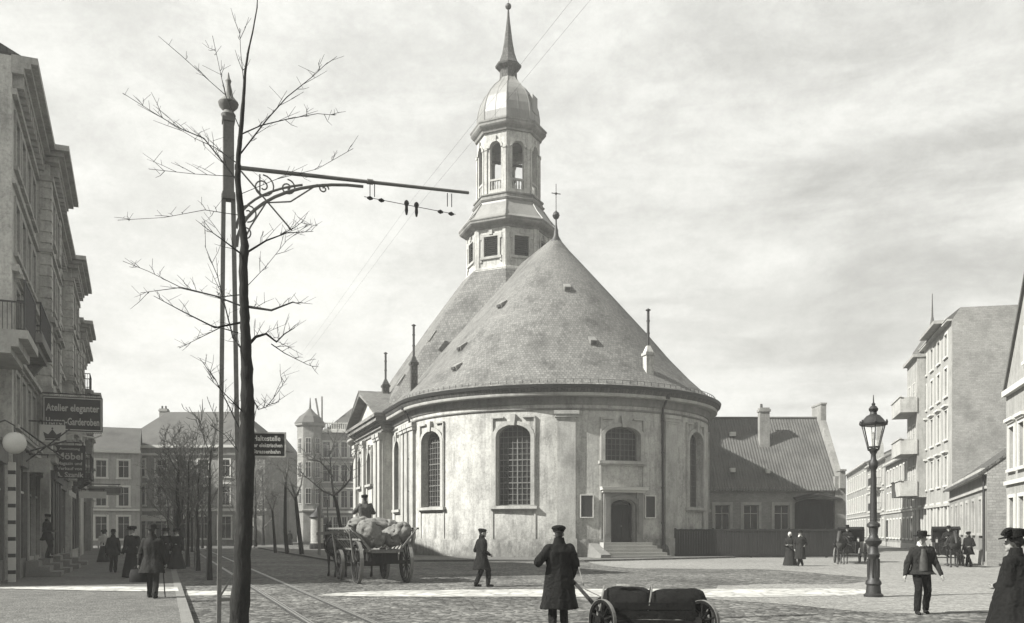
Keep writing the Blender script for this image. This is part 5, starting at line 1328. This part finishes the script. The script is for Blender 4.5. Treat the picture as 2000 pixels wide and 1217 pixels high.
    if not seated and hem < hipz:
        rg += [cr(hem, hw*1.55*full, hw*1.25*full, -.01, .05), cr((hem+hipz)/2, hw*1.32*full, hw*1.05*full, 0, .03)]
    else: rg += [cr(hipz-.1, .17*full, .13*full)]
    w_ = .80 if lower == 'skirt' else 1
    rg += [cr(hipz+.03, .19*full, .14*full), cr(hipz+.17, .172*full*w_, .128*full*w_, lean*.12), cr(sh-.24, .195*full, .135*full, lean*.32), cr(sh-.11, .205*full, .135*full, lean*.42), cr(sh-.045, .185*full, .125, lean*.46), cr(sh+.01, .125, .1, lean*.48), cr(sh+.055, .085, .082, lean*.5), cr(sh+.085, .07, .066, lean*.5)]
    if cape: rg = [cr(hem+(sh-.1-hem)*t, .48-.26*t, .44-.28*t, 0, .05*(1-t)) for t in (0, .2, .4, .6, .8, 1.)]+[cr(sh-.03, .185, .13), cr(sh+.02, .12, .1), cr(sh+.085, .07, .066)]
    q.loft(rg)
    sl = 1.28 if lower == 'skirt' else 1.12
    for a, el, ha in arms: q.cap(a, el, .071*full*sl, .062*full); q.cap(el, ha-(ha-el).normalized()*.01, .056*full, .043*full)
    fuse(q, 'coat' if hem < .75 else 'jacket', cm, body, vox, 7)
    q = nmb(); q.loft([ering(0,lean*.5,sh+.02,.105,.095), ering(0,lean*.5-.005,sh+.125,.078,.078), ering(0,lean*.5-.005,sh+.125,.06,.06), ering(0,lean*.5,sh+.04,.085,.075)]); q.build('collar', collar or cm, body, True)
    if vest:
        q = nmb(); q.loft([[(s*.085*t, .137*full+.03+dy, z) for s, dy in ((-1,-.03),(-.5,.0),(.5,.0),(1,-.03))]+[(s*.08*t, .09, z) for s in (1,-1)] for z, t, dy2 in ((hipz+.02,1.0,0), (sh-.25,.9,0), (sh-.03,.45,0))]); q.build('waistcoat', vest, body, True)
    # hat
    q = nmb(); top = head.z+.115
    Tq = Matrix.Scale(k, 4) @ Matrix.Translation((head.x, head.y, 0)) @ Matrix.Rotation(turn, 4, 'Z'); q.T = Tq
    if hat == 'cap':
        q.loft([ering(0,-.005,head.z+.03,.090,.105), ering(0,-.01,head.z+.06,.1,.115), ering(0,-.008,head.z+.09,.122,.135,20,1,-.012), ering(0,-.005,head.z+.115,.112,.125,20,1,-.015), ering(0,-.01,head.z+.135,.07,.08,20,1,-.01), ering(0,-.01,head.z+.138,.02,.02)])
        q.loft([[(.085*cos(t), .07+.09*sin(t)*d_, head.z+.048-.018*sin(t)*d_-dz) for t in [pi*i/10 for i in range(11)]] for d_, dz in ((0,0), (1,0), (1,.012), (0,.012))])
    elif hat == 'bowler':
        q.loft([ering(0,0,head.z+.055,.15,.165), ering(0,0,head.z+.065,.15,.165), ering(0,0,head.z+.06,.098,.112), ering(0,0,head.z+.12,.1,.113), ering(0,0,head.z+.165,.085,.095), ering(0,0,head.z+.185,.04,.05)])
    elif hat == 'wide':
        q.loft([ering(0,0,head.z+.06,.175,.19,20,1,-.015), ering(0,0,head.z+.072,.175,.19,20,1,-.015), ering(0,0,head.z+.06,.1,.115), ering(0,0,head.z+.15,.105,.115), ering(0,0,head.z+.175,.085,.09), ering(0,0,head.z+.165,.03,.03)])
    elif hat == 'top':
        q.loft([ering(0,0,head.z+.05,.145,.16), ering(0,0,head.z+.06,.145,.16), ering(0,0,head.z+.06,.096,.11), ering(0,0,head.z+.24,.1,.112), ering(0,0,head.z+.245,.02,.02)])
    elif hat == 'lady':
        q.loft([ering(0,.0,head.z+.07,.17,.18,20,1,-.03), ering(0,.0,head.z+.085,.17,.18,20,1,-.03), ering(0,-.01,head.z+.085,.115,.125), ering(0,-.02,head.z+.16,.12,.125), ering(0,-.02,head.z+.18,.06,.06)])
        for i in range(7): a = i*.9; q.ball((.11*cos(a), -.02+.11*sin(a), head.z+.13), .05, 8)
    elif hat == 'plume':
        q.loft([ering(0,.02,head.z+.075,.15,.17,20,1,-.03), ering(0,.02,head.z+.09,.15,.17,20,1,-.03), ering(0,-.01,head.z+.085,.12,.13), ering(0,-.02,head.z+.19,.125,.13), ering(0,-.02,head.z+.205,.06,.06)])
        for i in range(7): q.ball((-.05-.026*i, .02+.012*i, head.z+.17+.010*i-.003*i*i), .06-.004*i, 8, (1.2,1,.7))
    elif hat == 'scarf':
        q.T = Matrix.Scale(k, 4); q.ball(hd((0,-.02,.02)), .115, 12, (.9,1,1.1)); q.cap(hd((0,-.04,-.1)), hd((0,-.06,-.16)), .07, .09)
    if hat != 'bare': q.build('hat' if hat not in ('cap', 'scarf') else ('flat_cap' if hat == 'cap' else 'head_scarf'), hatmat, body, True)
    return body, arms, k
def worldpt(body, p): return Matrix.Translation(body.location) @ Matrix.Rotation(body.rotation_euler.z, 4, 'Z') @ Vector(p)

# man with the hand cart: stands with his back to us
xm, ym = AT(1092, 15.6), 15.6
pman, arms, k_ = person('person in a long dark overcoat and flat cap standing beside the loaded handcart', xm, ym, radians(12), 1.78, ((-.1,0),(.11,.06)), ((-.29,.20,1.12),(.25,.13,.86)), ('coat', .36, 1.2, .17), hat='cap', vox=.011, turn=-.2, ehint=(0,-.6,-.4))
hR = worldpt(pman, arms[1][2]*k_)
# man in mid road, turned to the right
x, y = GP(941, 1146)
person('person in a dark knee length coat and cap standing in the road before the church', x, y, radians(-62), 1.76, ((-.1,-.14),(.11,.16)), ((-.22,.16,.98),(.24,.14,.96)), ('coat', .52, 1.1, .185), hat='cap', vox=.012, turn=-.25)
# man walking towards us on the square
x, y = GP(1800, 1199)
person('person in a dark wide brimmed hat and open jacket walking forward near the lamp', x, y, radians(172), 1.66, ((-.12,-.13),(.13,.16)), ((-.36,.12,.84),(.36,.10,.82)), ('coat2', .84, 1.12, .185), hat='wide', hatmat='coat', vest='coat3', collar='coat4', vox=.010, turn=-.45)
# woman at the right edge
yw = 12.0; xw = AT(1984, yw)
person('person in a long dark cape and plumed hat at the right edge', xw, yw, radians(35), 1.66, hands=((-.14,.2,1.0),(.14,.2,1.0)), coat=('coat', .22, 1.15, .26), lower='skirt', hat='plume', vox=.011, turn=.3, cape=True)
# couple before the fence
x, y = GP(1543, 1105); person('person in a white head scarf and dark dress left of the pair by the fence', x, y, radians(150), 1.64, coat=('coat2', .8, 1.0, .16), lower='skirt', lmat='coat2', hat='scarf', hatmat='coat4', hands=((-.16,.24,1.05),(.12,.26,1.05)), group=None)
x, y = GP(1563, 1106); person('person in a long grey overcoat and low hat before the fence, right of the pair', x, y, radians(165), 1.70, coat=('coat2', .35, 1.05, .17), hat='bowler', collar='coat4', hands=((-.2,.18,1.0),(.26,.05,.84)))
# walkers on the left pavement
def pav_(px, py): a = GP(px, py); return a[0]*(1-.1/EYE), a[1]*(1-.1/EYE)
x, y = pav_(297, 1168)
bagman, arms, kb = person('person in a grey coat and bowler hat carrying a dark bag, walking away from us', x, y, radians(6), 1.72, ((-.1,.14),(.12,-.20)), ((-.33,.06,.74),(.26,.16,.82)), ('coat2', .60, 1.1, .18), lmat='coat2', hat='bowler', z0=.1, vox=.012)
hb = worldpt(bagman, arms[0][2]*kb)
bag = empty('travel_bag', (hb.x-.02, hb.y, hb.z-.43), radians(10), 'dark leather bag in the hand of the man in the bowler hat', 'bag')
mb = MB(); mb.loft([ering(0,0,.0,.2,.09,16), ering(0,0,.04,.215,.1,16), ering(0,0,.2,.2,.085,16), ering(0,0,.3,.17,.03,16)]); mb.build('body', 'leather', bag, True)
mb = MB(); mb.tube([(.09*cos(t), 0, .30+.1*sin(t)) for t in [pi*i/8 for i in range(9)]], .012, 6); mb.build('handle', 'leather', bag, True)
hs = worldpt(bagman, arms[1][2]*kb)
mb = MB(); mb.tube([(0,0,-hs.z+.11), (-.05,-.05,.08)], .014, 6); mb.tube([(-.05,-.05,.08),(-.1,-.08,.11),(-.13,-.1,.06)], .014, 6); tag(mb.build('walking_stick', 'wooddk', None, True, (hs.x,hs.y,hs.z)), 'walking stick in the right hand of the man with the bag', 'walking stick')
x, y = pav_(258, 1128); person('person in a full black dress and small hat with white collar on the left pavement', x, y, radians(170), 1.72, coat=('coat', .85, 1.12, .17), lower='skirt', hat='lady', collar='coat4', z0=.1, hands=((-.3,.1,.82),(.3,.1,.82)))
x, y = pav_(221, 1118); person('person in a grey jacket and dark trousers walking beside the woman in black', x, y, radians(10), 1.62, ((-.1,.05),(.1,-.12)), coat=('coat2', .72, 1.05, .17), hat='bowler', z0=.1)
x, y = pav_(203, 1098); person('person in a white blouse and dark skirt close to the shop fronts', x, y, radians(20), 1.62, coat=('coat4', .88, 1.0, .16), lower='skirt', lmat='coat2', hat='lady', z0=.1)
x, y = pav_(345, 1112); person('person in a dark dress with pale collar right of the bag carrier, nearest the kerb', x, y, radians(175), 1.66, coat=('coat', .85, 1.0, .16), lower='skirt', lmat='coat2', hat='lady', collar='coat4', z0=.1)
x, y = pav_(324, 1110); person('person in a black dress half hidden behind the bag carrier', x, y, radians(185), 1.68, coat=('coat', .85, 1.0, .16), lower='skirt', hat='lady', collar='coat4', z0=.1)
p = on_street(40.4, -4.25, .0)
p = on_street(39.4, -4.20, .0); person('person in dark clothes standing on the shop steps in the doorway', p[0], p[1], radians(-80), 1.70, ((-.12,0),(.12,.02)), coat=('coat', .7, 1.1, .18), hat='cap', z0=.65, hands=((-.2,.2,1.05),(.2,.2,1.0)), turn=-.5)

# ---- hand cart with a roped load
cart = empty('handcart', (AT(1279, 14.3), 14.3, 0), radians(-6), 'low four wheeled handcart loaded with dark bundles, standing in the foreground', 'handcart')
def wheel(parent, c, r, ns, axis=(1,0,0), mat='wooddk', w=.05, name='wheel', rt=.045):
    a = Vector(axis).normalized(); u = Vector((0,0,1)); v = a.cross(u)
    m1 = MB(); n = 28; rim = [[], []]
    ring = []
    for k in range(n):
        t = 2*pi*k/n; d = u*cos(t)+v*sin(t)
        ring.append([Vector(c)+d*(r+q[0])+a*q[1] for q in ((0,-w/2),(0,w/2),(-rt,w/2),(-rt,-w/2))])
    m1.loft(ring+[ring[0]], False)
    for k in range(ns):
        t = 2*pi*k/ns; d = u*cos(t)+v*sin(t); m1.tube([Vector(c)+d*.04, Vector(c)+d*(r-rt*.6)], [.022,.016], 6)
    m1.tube([Vector(c)-a*.09, Vector(c)+a*.11], [.075,.055], 10)
    o = m1.build(name, mat, parent)
    m2 = MB(); rg = []
    for k in range(n):
        t = 2*pi*k/n; d = u*cos(t)+v*sin(t)
        rg.append([Vector(c)+d*(r+q[0])+a*q[1] for q in ((.008,-w/2-.003),(.008,w/2+.003),(.0005,w/2+.003),(.0005,-w/2-.003))])
    m2.loft(rg+[rg[0]], False); m2.build('tyre', 'pole', o)
    return o
# axles run front to back so that the wheels show obliquely
for px, dy, r in ((-.82,-.36,.32), (-.78,.38,.32), (.70,-.36,.32), (.70,.38,.32)):
    wheel(cart, (px, dy, r), r, 10, (.8,.6,0) if px < 0 else (.75,.66,0), 'tarp', .05)
mb = MB(); mb.box(-.88, .78, -.28, .28, .36, .44); mb.box(-.62,.6,-.335,-.31,.2,.33); mb.box(-.63,.61,-.34,-.315,.345,.47); mb.box(-.62,.6,-.335,-.31,.485,.60); mb.bar((-.82,-.36,.32),(-.78,.4,.32), .05); mb.bar((.70,-.36,.32),(.70,.4,.32), .05); mb.box(-.88,.78,-.32,-.28,.34,.46); mb.box(-.88,.78,.28,.32,.34,.46); mb.build('bed', 'tarp', cart)
hl = Matrix.Rotation(radians(6), 4, 'Z') @ (hR-Vector(cart.location))
mb = MB(); mb.tube([(-.85,0,.42), (hl.x+.0,hl.y,hl.z-.03)], [.035,.028], 8); mb.tube([(hl.x,hl.y-.1,hl.z-.03),(hl.x,hl.y+.14,hl.z-.03)], .02, 6); mb.build('draw_bar', 'wooddk', cart, True)
mb = MB(); mb.tube([(-.75,-.1,.62), (-1.1,-.02,.78), (hl.x+.1,hl.y+.05,hl.z+.26)], .009, 5); mb.build('rope', 'wood', cart)
def bundle(x0, x1, ry, rz, zc, seed, label, name='bundle', mat='tarp'):
    rg = random.Random(seed); m_ = MB(); n = 24; rings = []; ns = 14
    for i in range(ns+1):
        t = i/ns; x = x0+(x1-x0)*t; e = (1-abs(2*t-1)**5)**.5*.88+.12
        rings.append([(x+rg.uniform(-.01,.01), ry*e*(1+.07*sin(3*2*pi*j/n+seed+t*3)+rg.uniform(-.03,.03))*cos(2*pi*j/n), zc+rz*e*(1+.07*sin(4*2*pi*j/n+seed+t*2)+rg.uniform(-.03,.03))*sin(2*pi*j/n)) for j in range(n)])
    m_.loft(rings); r_ = Matrix.Rotation(radians(-6), 4, 'Z')
    o = m_.build(name, mat, None, True, cart.location, radians(-6)); tag(o, label, 'bundle', 'bundles on the handcart'); return o
for nm, a in (('rolled dark tarpaulin bundle at the handle end of the handcart', (-.84,.0,.31,.25,.56,2)), ('long dark bundle of rags at the far end of the handcart', (-.12,.82,.32,.25,.55,5))):
    bundle(*a[:5], a[5], nm)
for x_, nm in ((-.84, 'pale hoop around the bundle end nearest the handle'), (-.1, 'pale hoop between the two bundles on the handcart')):
    mb = MB(); mb.tube([(x_+.05*sin(t), .325*cos(t), .57+.265*sin(t)) for t in [-.5+(pi+1)*i/18 for i in range(19)]], .014, 6)
    tag(mb.build('hoop', 'wood', None, True, cart.location, radians(-6)), nm, 'hoop', 'hoops over the handcart load')
mb = MB()
mb.loft([ering(.1,-.05,.84,.12,.1,10), ering(.1,-.05,.87,.1,.08,10)]); mb.loft([ering(.55,-.12,.83,.09,.07,10), ering(.55,-.12,.855,.07,.05,10)])
mb = MB(); mb.loft([ering(-.45,-.12,.845,.17,.07,10), ering(-.45,-.12,.87,.14,.05,10)]); tag(mb.build('paper_scrap', 'sack', None, True, cart.location, radians(-6)), 'pale scrap of paper on the bundle nearest the handle', 'paper')

# ---- horse
def horse(label, x, y, yaw, mat='horse', k=1., stand=0, group=None, headdown=0.):
    """local +y is forward"""
    mb = MB(); mb.T = Matrix.Scale(k, 4)
    def r2(y_, z, rx, rz): return [(rx*cos(2*pi*j/18), y_, z+rz*sin(2*pi*j/18)) for j in range(18)]
    mb.loft([r2(-.80,1.18,.10,.16), r2(-.72,1.2,.22,.27), r2(-.5,1.2,.28,.33), r2(-.2,1.14,.29,.33), r2(.15,1.12,.29,.36), r2(.42,1.16,.26,.37), r2(.62,1.2,.2,.29), r2(.72,1.22,.1,.16)])
    hz = 1.95-headdown; hy = 1.12+headdown*.2
    mb.cap((0,.52,1.28), (0,.86,1.6-headdown*.4), .24, .15); mb.cap((0,.82,1.55-headdown*.4), (0,hy-.1,hz-.05), .16, .105)
    mb.cap((0,hy-.08,hz-.02), (0,hy+.14,hz-.2), .105, .085); mb.cap((0,hy+.14,hz-.2), (0,hy+.32,hz-.44), .085, .06)
    for s in (-1, 1):
        mb.cap((.05*s,hy-.1,hz+.06), (.06*s,hy-.09,hz+.2), .035, .008, 8)
        a = .06*s if not stand else .12*s
        mb.cap((.15*s,.5,1.12), (.15*s,.5+a,.78), .13, .075); mb.cap((.15*s,.5+a,.78), (.15*s,.5+a,.5), .065, .05); mb.cap((.15*s,.5+a,.5), (.15*s,.49+a,.16), .043, .036); mb.cap((.15*s,.49+a,.16), (.15*s,.54+a,.04), .042, .06)
        b = -.07*s
        mb.cap((.16*s,-.6,1.12), (.17*s,-.46+b,.82), .19, .11); mb.cap((.17*s,-.46+b,.82), (.17*s,-.74+b,.55), .09, .055); mb.cap((.17*s,-.74+b,.55), (.17*s,-.7+b,.17), .048, .038); mb.cap((.17*s,-.7+b,.17), (.17*s,-.65+b,.04), .044, .06)
    o = fuse(mb, 'horse', mat, None, .022, 2); tag(o, label, 'horse', group); o.location = (x,y,0); o.rotation_euler.z = yaw
    q = MB(); q.T = Matrix.Scale(k, 4); q.cap((0,-.8,1.3), (0,-.93,1.0), .05, .08); q.cap((0,-.93,1.0), (0,-.9,.55), .08, .03); q.build('tail', 'hair', o, True)
    q = MB(); q.T = Matrix.Scale(k, 4)
    for i in range(10): t = i/9; q.ball((.04*(-1)**i, .55+.42*t, 1.55+.36*t-headdown*.55*t), .085, 8, (.6,1,1))
    q.build('mane', 'hair', o, True)
    q = MB(); q.T = Matrix.Scale(k, 4); q.loft([[(.27*cos(t), .60-.12*abs(cos(t)), 1.2+.42*sin(t)) for t in [2*pi*j/20 for j in range(20)]], [(.31*cos(t), .68-.12*abs(cos(t)), 1.2+.46*sin(t)) for t in [2*pi*j/20 for j in range(20)]], [(.27*cos(t), .74-.12*abs(cos(t)), 1.2+.42*sin(t)) for t in [2*pi*j/20 for j in range(20)]]], False)
    for s in (-1, 1): q.bar((.3*s,.55,1.1), (.34*s,-.9,.95), .03)
    q.tube([(.30*cos(t), .15, 1.12+.37*sin(t)) for t in [2*pi*j/20 for j in range(21)]], .02, 5); q.build('harness', 'leather', o)
    return o

# ---- sack wagon, seen from behind
wy = 29.4; wx = AT(750, wy); WR = radians(23)
wag = empty('ladder_wagon', (wx, wy, 0), WR, 'loaded wooden ladder wagon with splayed sides seen from behind in the road', 'wagon')
WL = 3.6
for x_, y_, r_ in ((-.82,.25,.68), (.82,.25,.68), (-.8,2.9,.52), (.8,2.9,.52)):
    wheel(wag, (x_, y_, r_), r_, 12, (1 if x_ > 0 else -1, 0, 0), 'wooddk', .10, rt=.09)
mb = MB()
for y_, z_ in ((.25,.68), (2.9,.52)): mb.bar((-.92,y_,z_), (.92,y_,z_), .12)
mb.bar((0,0,.78), (0,WL-.2,.66), .12); mb.box(-.5,.5,.1,.4,.72,1.0); mb.box(-.5,.5,2.75,3.05,.6,1.0); mb.build('undercarriage', 'wooddk', wag)
mb = MB()
for i in range(5): mb.box(-.46+.185*i, -.29+.185*i, -.1, WL, 1.0, 1.05)
mb.bar((-.6,-.12,1.06), (.6,-.12,1.06), .08); mb.build('bed', 'wood', wag)
for s in (-1, 1):
    m_ = MB(); 
    def sp(y_, t): return (s*(.48+.60*t), y_, 1.06+.72*t)
    for t in (0.02, .5, 1.): m_.bar(sp(-.2,t), sp(WL+.1,t), .075, .06)
    for i in range(10): y_ = -.1+i*WL/9; m_.bar(sp(y_,0), sp(y_,1.02), .045, .03)
    m_.build('side_rack', 'wood', wag)
mb = MB(); mb.bar((-.98,-.18,1.66), (-.45,-.18,1.04), .06); mb.bar((.98,-.18,1.66), (.45,-.18,1.04), .06); mb.bar((-.45,-.19,1.02),(.45,-.19,1.02), .06); mb.build('end_frame', 'wood', wag)
mb = MB(); mb.bar((-1.0,3.5,1.66),(1.0,3.5,1.66), .1, .12); mb.bar((-1.5,3.45,1.6), (-.7,3.48,1.66), .13, .1); mb.build('front_beam', 'wood', wag)
mb = MB()
for s in (-1, 1): mb.bar((s*.92,.25,.7), (s*1.06,.25,1.7), .06); mb.bar((s*.9,2.9,.6), (s*1.06,2.9,1.7), .06)
mb.build('stanchion', 'wood', wag)
mb = MB(); rg = random.Random(4)
for i in range(26): 
    x_ = rg.uniform(-.5,.5); y_ = rg.uniform(-.15,.5); mb.bar((x_,y_,1.0), (x_+rg.uniform(-.08,.08),y_+rg.uniform(-.1,.1),.99-rg.uniform(.12,.34)), .02)
mb.build('hanging_straw', 'wooddk', wag)
mb = MB(); mb.bar((0,WL-.4,.62),(0,WL+2.4,.8), .08); mb.bar((-.75,WL+.3,.8),(.75,WL+.3,.8), .07); mb.build('draught_pole', 'wooddk', wag)
def sack(p0, p1, r, rz, label, seed):
    rg = random.Random(seed); p0 = Vector(p0); p1 = Vector(p1); d = p1-p0; L_ = d.length; d.normalize(); side = d.cross(Vector((0,0,1))).normalized(); up = side.cross(d)
    m_ = MB(); n = 44; rings = []; ns = 30
    def wr(j, t): return .06*sin(5*2*pi*j/n+seed+7*t)+.05*sin(9*2*pi*j/n-seed*2+16*t)*(1-.6*sin(pi*t))+.035*sin(23*t+3*sin(2*pi*j/n+seed))+.02*sin(14*2*pi*j/n+31*t)*(abs(2*t-1)**2)+rg.uniform(-.006,.006)
    for i in range(ns+1):
        t = i/ns; e = max(.10, (1-abs(2*t-1)**3.2))**.5
        c = p0+d*L_*t-Vector((0,0,.05*sin(pi*t)))
        rings.append([c+side*(r*e*(1+wr(j,t))*cos(2*pi*j/n))+up*(rz*e*(1+wr(j,t))*sin(2*pi*j/n)) for j in range(n)])
    m_.loft(rings)
    m_.v = [tuple(Vector(p)+(Vector(p)-(p0+d*max(0,min(L_,(Vector(p)-p0).dot(d))))).normalized()*(-.075*(1-abs(NZ.noise(Vector(p)*3.2+Vector((seed*3,0,0)))*2.2))**4+.03*NZ.noise(Vector(p)*7))) for p in m_.v]
    o = m_.build('grain_sack', 'sack', None, True, wag.location, WR); return tag(o, label, 'sack', 'sacks on the wagon')
sack((-.75,.05,1.98), (-.02,.25,1.25), .42, .34, 'plump pale sack slumped at the left tail end of the wagon, its side facing us', 1)
sack((.95,.25,1.86), (.02,.35,1.38), .40, .34, 'plump pale sack leaning on the right side rack at the wagon tail', 2)
sack((-.95,.95,1.95), (.95,1.1,1.78), .42, .32, 'long pale sack lying crosswise on top of the wagon load', 3)
sack((-.85,1.9,1.75), (.9,1.95,1.72), .44, .36, 'pale sack crosswise in front of the driver on the wagon', 4)
def onw(p): return Matrix.Translation(wag.location) @ Matrix.Rotation(WR, 4, 'Z') @ Vector(p)
q = onw((-.25,1.55,0))
person('person in a grey smock and cap sitting on the sacks driving the wagon', q.x, q.y, WR+.1, 1.74, ((-.16,.55),(.16,.52)), ((-.22,.34,.72),(.22,.34,.72)), ('coat3', .9, 1.25, .18), hat='cap', seated=True, z0=1.62)
for s in (-.48, .48):
    q = onw((s, 5.1, 0)); horse('dark horse harnessed to the sack wagon, on the %s side' % ('left' if s < 0 else 'right, nearer the church'), q.x, q.y, WR+.05, 'horse', 1.0, group='horses of the sack wagon')

# ---- hired cabs waiting on the square
def cab(label, x, y, yaw):
    """local +y forward"""
    c = empty('hackney_cab', (x,y,0), yaw, label, 'cab', 'cabs waiting on the square')
    for x_, y_, r_ in ((-.68,-.75,.52), (.68,-.75,.52), (-.62,1.05,.40), (.62,1.05,.40)): wheel(c, (x_,y_,r_), r_, 12, (1 if x_ > 0 else -1,0,0), 'lacquer', .05)
    mb = MB(); mb.prism([(-1.05,.95), (-.95,.62), (-.3,.5), (.25,.5), (.35,.62), (.4,1.0), (.42,1.12), (-1.08,1.12)], 0, -.56, .56); bd = mb.build('body', 'lacquer', c)
    mb = MB(); mb.prism([(-1.08,1.12), (-1.12,1.75), (-.95,1.92), (.2,1.92), (.45,1.82), (.42,1.74), (.1,1.78), (-.3,1.7), (-.45,1.12)], 0, -.60, .60); mb.build('hood', 'leather', c)
    mb = MB(); mb.box(-.45,.45,-.9,-.5,1.0,1.15); mb.build('seat', 'leather', c)
    mb = MB(); mb.box(-.42,.42,.85,1.3,.95,1.08); mb.box(-.4,.4,.9,1.2,.55,.95); mb.box(-.42,.42,1.3,1.75,.6,.66); mb.hexa([(-.42,1.72,.6),(.42,1.72,.6),(.42,1.95,.95),(-.42,1.95,.95),(-.42,1.68,.62),(.42,1.68,.62),(.42,1.91,.97),(-.42,1.91,.97)]); mb.build('driver_box', 'lacquer', c)
    mb = MB()
    for y_, z_ in ((-.75,.52), (1.05,.40)): mb.bar((-.62,y_,z_),(.62,y_,z_), .05)
    mb.bar((0,-.75,.5),(0,1.1,.45), .06)
    for s in (-1, 1): mb.tube([(s*.5,-.75,.56),(s*.52,-.3,.5)], .02, 5); mb.tube([(s*.45,1.2,.5),(s*.34,2.2,.95),(s*.33,3.6,1.05)], .028, 6)
    mb.build('undercarriage', 'lacquer', c)
    for s in (-1, 1):
        m_ = MB(); m_.box(s*.52-.06, s*.52+.06, .78, .9, 1.1, 1.32); m_.box(s*.52-.04, s*.52+.04, .8, .88, 1.32, 1.38); l_ = m_.build('carriage_lamp', 'dark', c)
        m_ = MB(); m_.box(s*.52-.045, s*.52+.045, .9, .905, 1.13, 1.29); m_.build('lens', 'poster', l_)
    T = Matrix.Translation((x,y,0)) @ Matrix.Rotation(yaw, 4, 'Z')
    return T
x, y = GP(1682, 1102); ya = radians(152)
T = cab('dark hooded hackney cab half hidden behind the street lamp', x+.4, y+2.6, ya)
q = T @ Vector((0, 2.85, 0)); horse('dark horse between the shafts of the cab behind the street lamp', q.x, q.y, ya, 'horse2', .93, headdown=.25)
q = T @ Vector((0, .98, 0)); person('person in a tall hat on the box of the cab behind the lamp', q.x, q.y, ya, 1.68, ((-.13,.42),(.13,.42)), ((-.16,.34,.72),(.16,.34,.72)), ('coat', .9, 1.15, .18), hat='top', seated=True, z0=.66)
x, y = GP(1850, 1108); ya = radians(160)
T = cab('dark hooded hackney cab behind the man in the wide brimmed hat', x+1.35, y+2.9, ya)
q = T @ Vector((0, 2.85, 0)); horse('dark horse between the shafts of the cab behind the man in the wide hat', q.x, q.y, ya, 'horse', .95, headdown=.3)
q = T @ Vector((0, .98, 0)); person('person in a dark coat and bowler on the box of the right hand cab', q.x, q.y, ya, 1.68, ((-.13,.42),(.13,.42)), ((-.16,.34,.72),(.16,.34,.72)), ('coat', .9, 1.15, .18), hat='bowler', seated=True, z0=.66)
x, y = GP(1892, 1107); person('person in dark clothes standing beside the right hand cab horse', x, y, radians(120), 1.66, coat=('coat', .6, 1.05, .17), hat='cap', hands=((-.2,.2,1.0),(.26,.08,.84)))
# a few small figures far down the street
for px, py, lb, low in ((404, 1064, 'small dark figure far down the avenue left of the mast', 'trousers'), (566, 1066, 'small dark figure on the far pavement near the pruned trees', 'skirt')):
    x, y = GP(px, py); person(lb.replace('small dark figure', 'person in dark clothes seen small'), x, y, .3, 1.68, coat=('coat2', .7, 1.05, .17), lower=low, hat='bowler' if low == 'trousers' else 'lady', vox=.02)

# ============================================================ air
hz_ = MB(); hz_.box(-140, 140, -20, 260, -1, 60)
hm = bpy.data.materials.new('haze_air'); hm.use_nodes = True; nt = hm.node_tree
for n in list(nt.nodes): nt.nodes.remove(n)
ou = nt.nodes.new('ShaderNodeOutputMaterial'); pv = nt.nodes.new('ShaderNodeVolumePrincipled'); pv.inputs['Color'].default_value = (.95,.95,.92,1); pv.inputs['Density'].default_value = HAZE
pv.inputs['Anisotropy'].default_value = .2
nt.links.new(pv.outputs[0], ou.inputs['Volume']); M['haze'] = hm
if HAZE: tag(hz_.build('haze', 'haze'), kind='stuff')

# every string course, ledge and cornice of the plain houses is a piece of its own
def split_pieces(o):
    bm = bmesh.new(); bm.from_mesh(o.data); bm.verts.ensure_lookup_table(); seen = set(); isl = []
    for v in bm.verts:
        if v.index in seen: continue
        st = [v]; seen.add(v.index); vs = []
        while st:
            a = st.pop(); vs.append(a.index)
            for e in a.link_edges:
                b = e.other_vert(a)
                if b.index not in seen: seen.add(b.index); st.append(b)
        isl.append(vs)
    bm.free()
    if not 1 < len(isl) <= 7: return
    co = [v.co.copy() for v in o.data.vertices]; fs = [tuple(p.vertices) for p in o.data.polygons]; mt = o.data.materials[0]
    for n, vs in enumerate(isl):
        mp = {v: i for i, v in enumerate(vs)}; me = bpy.data.meshes.new(o.name.split('.')[0])
        me.from_pydata([co[v] for v in vs], [], [tuple(mp[i] for i in f) for f in fs if f[0] in mp]); me.materials.append(mt); me.update()
        if n == 0: o.data = me
        else:
            c = bpy.data.objects.new('string_course', me); COL.objects.link(c); c.parent = o.parent
for o in list(COL.objects):
    if o.type == 'MESH' and o.name.split('.')[0] == 'cornice' and o.parent and o.parent.name != 'church': split_pieces(o)
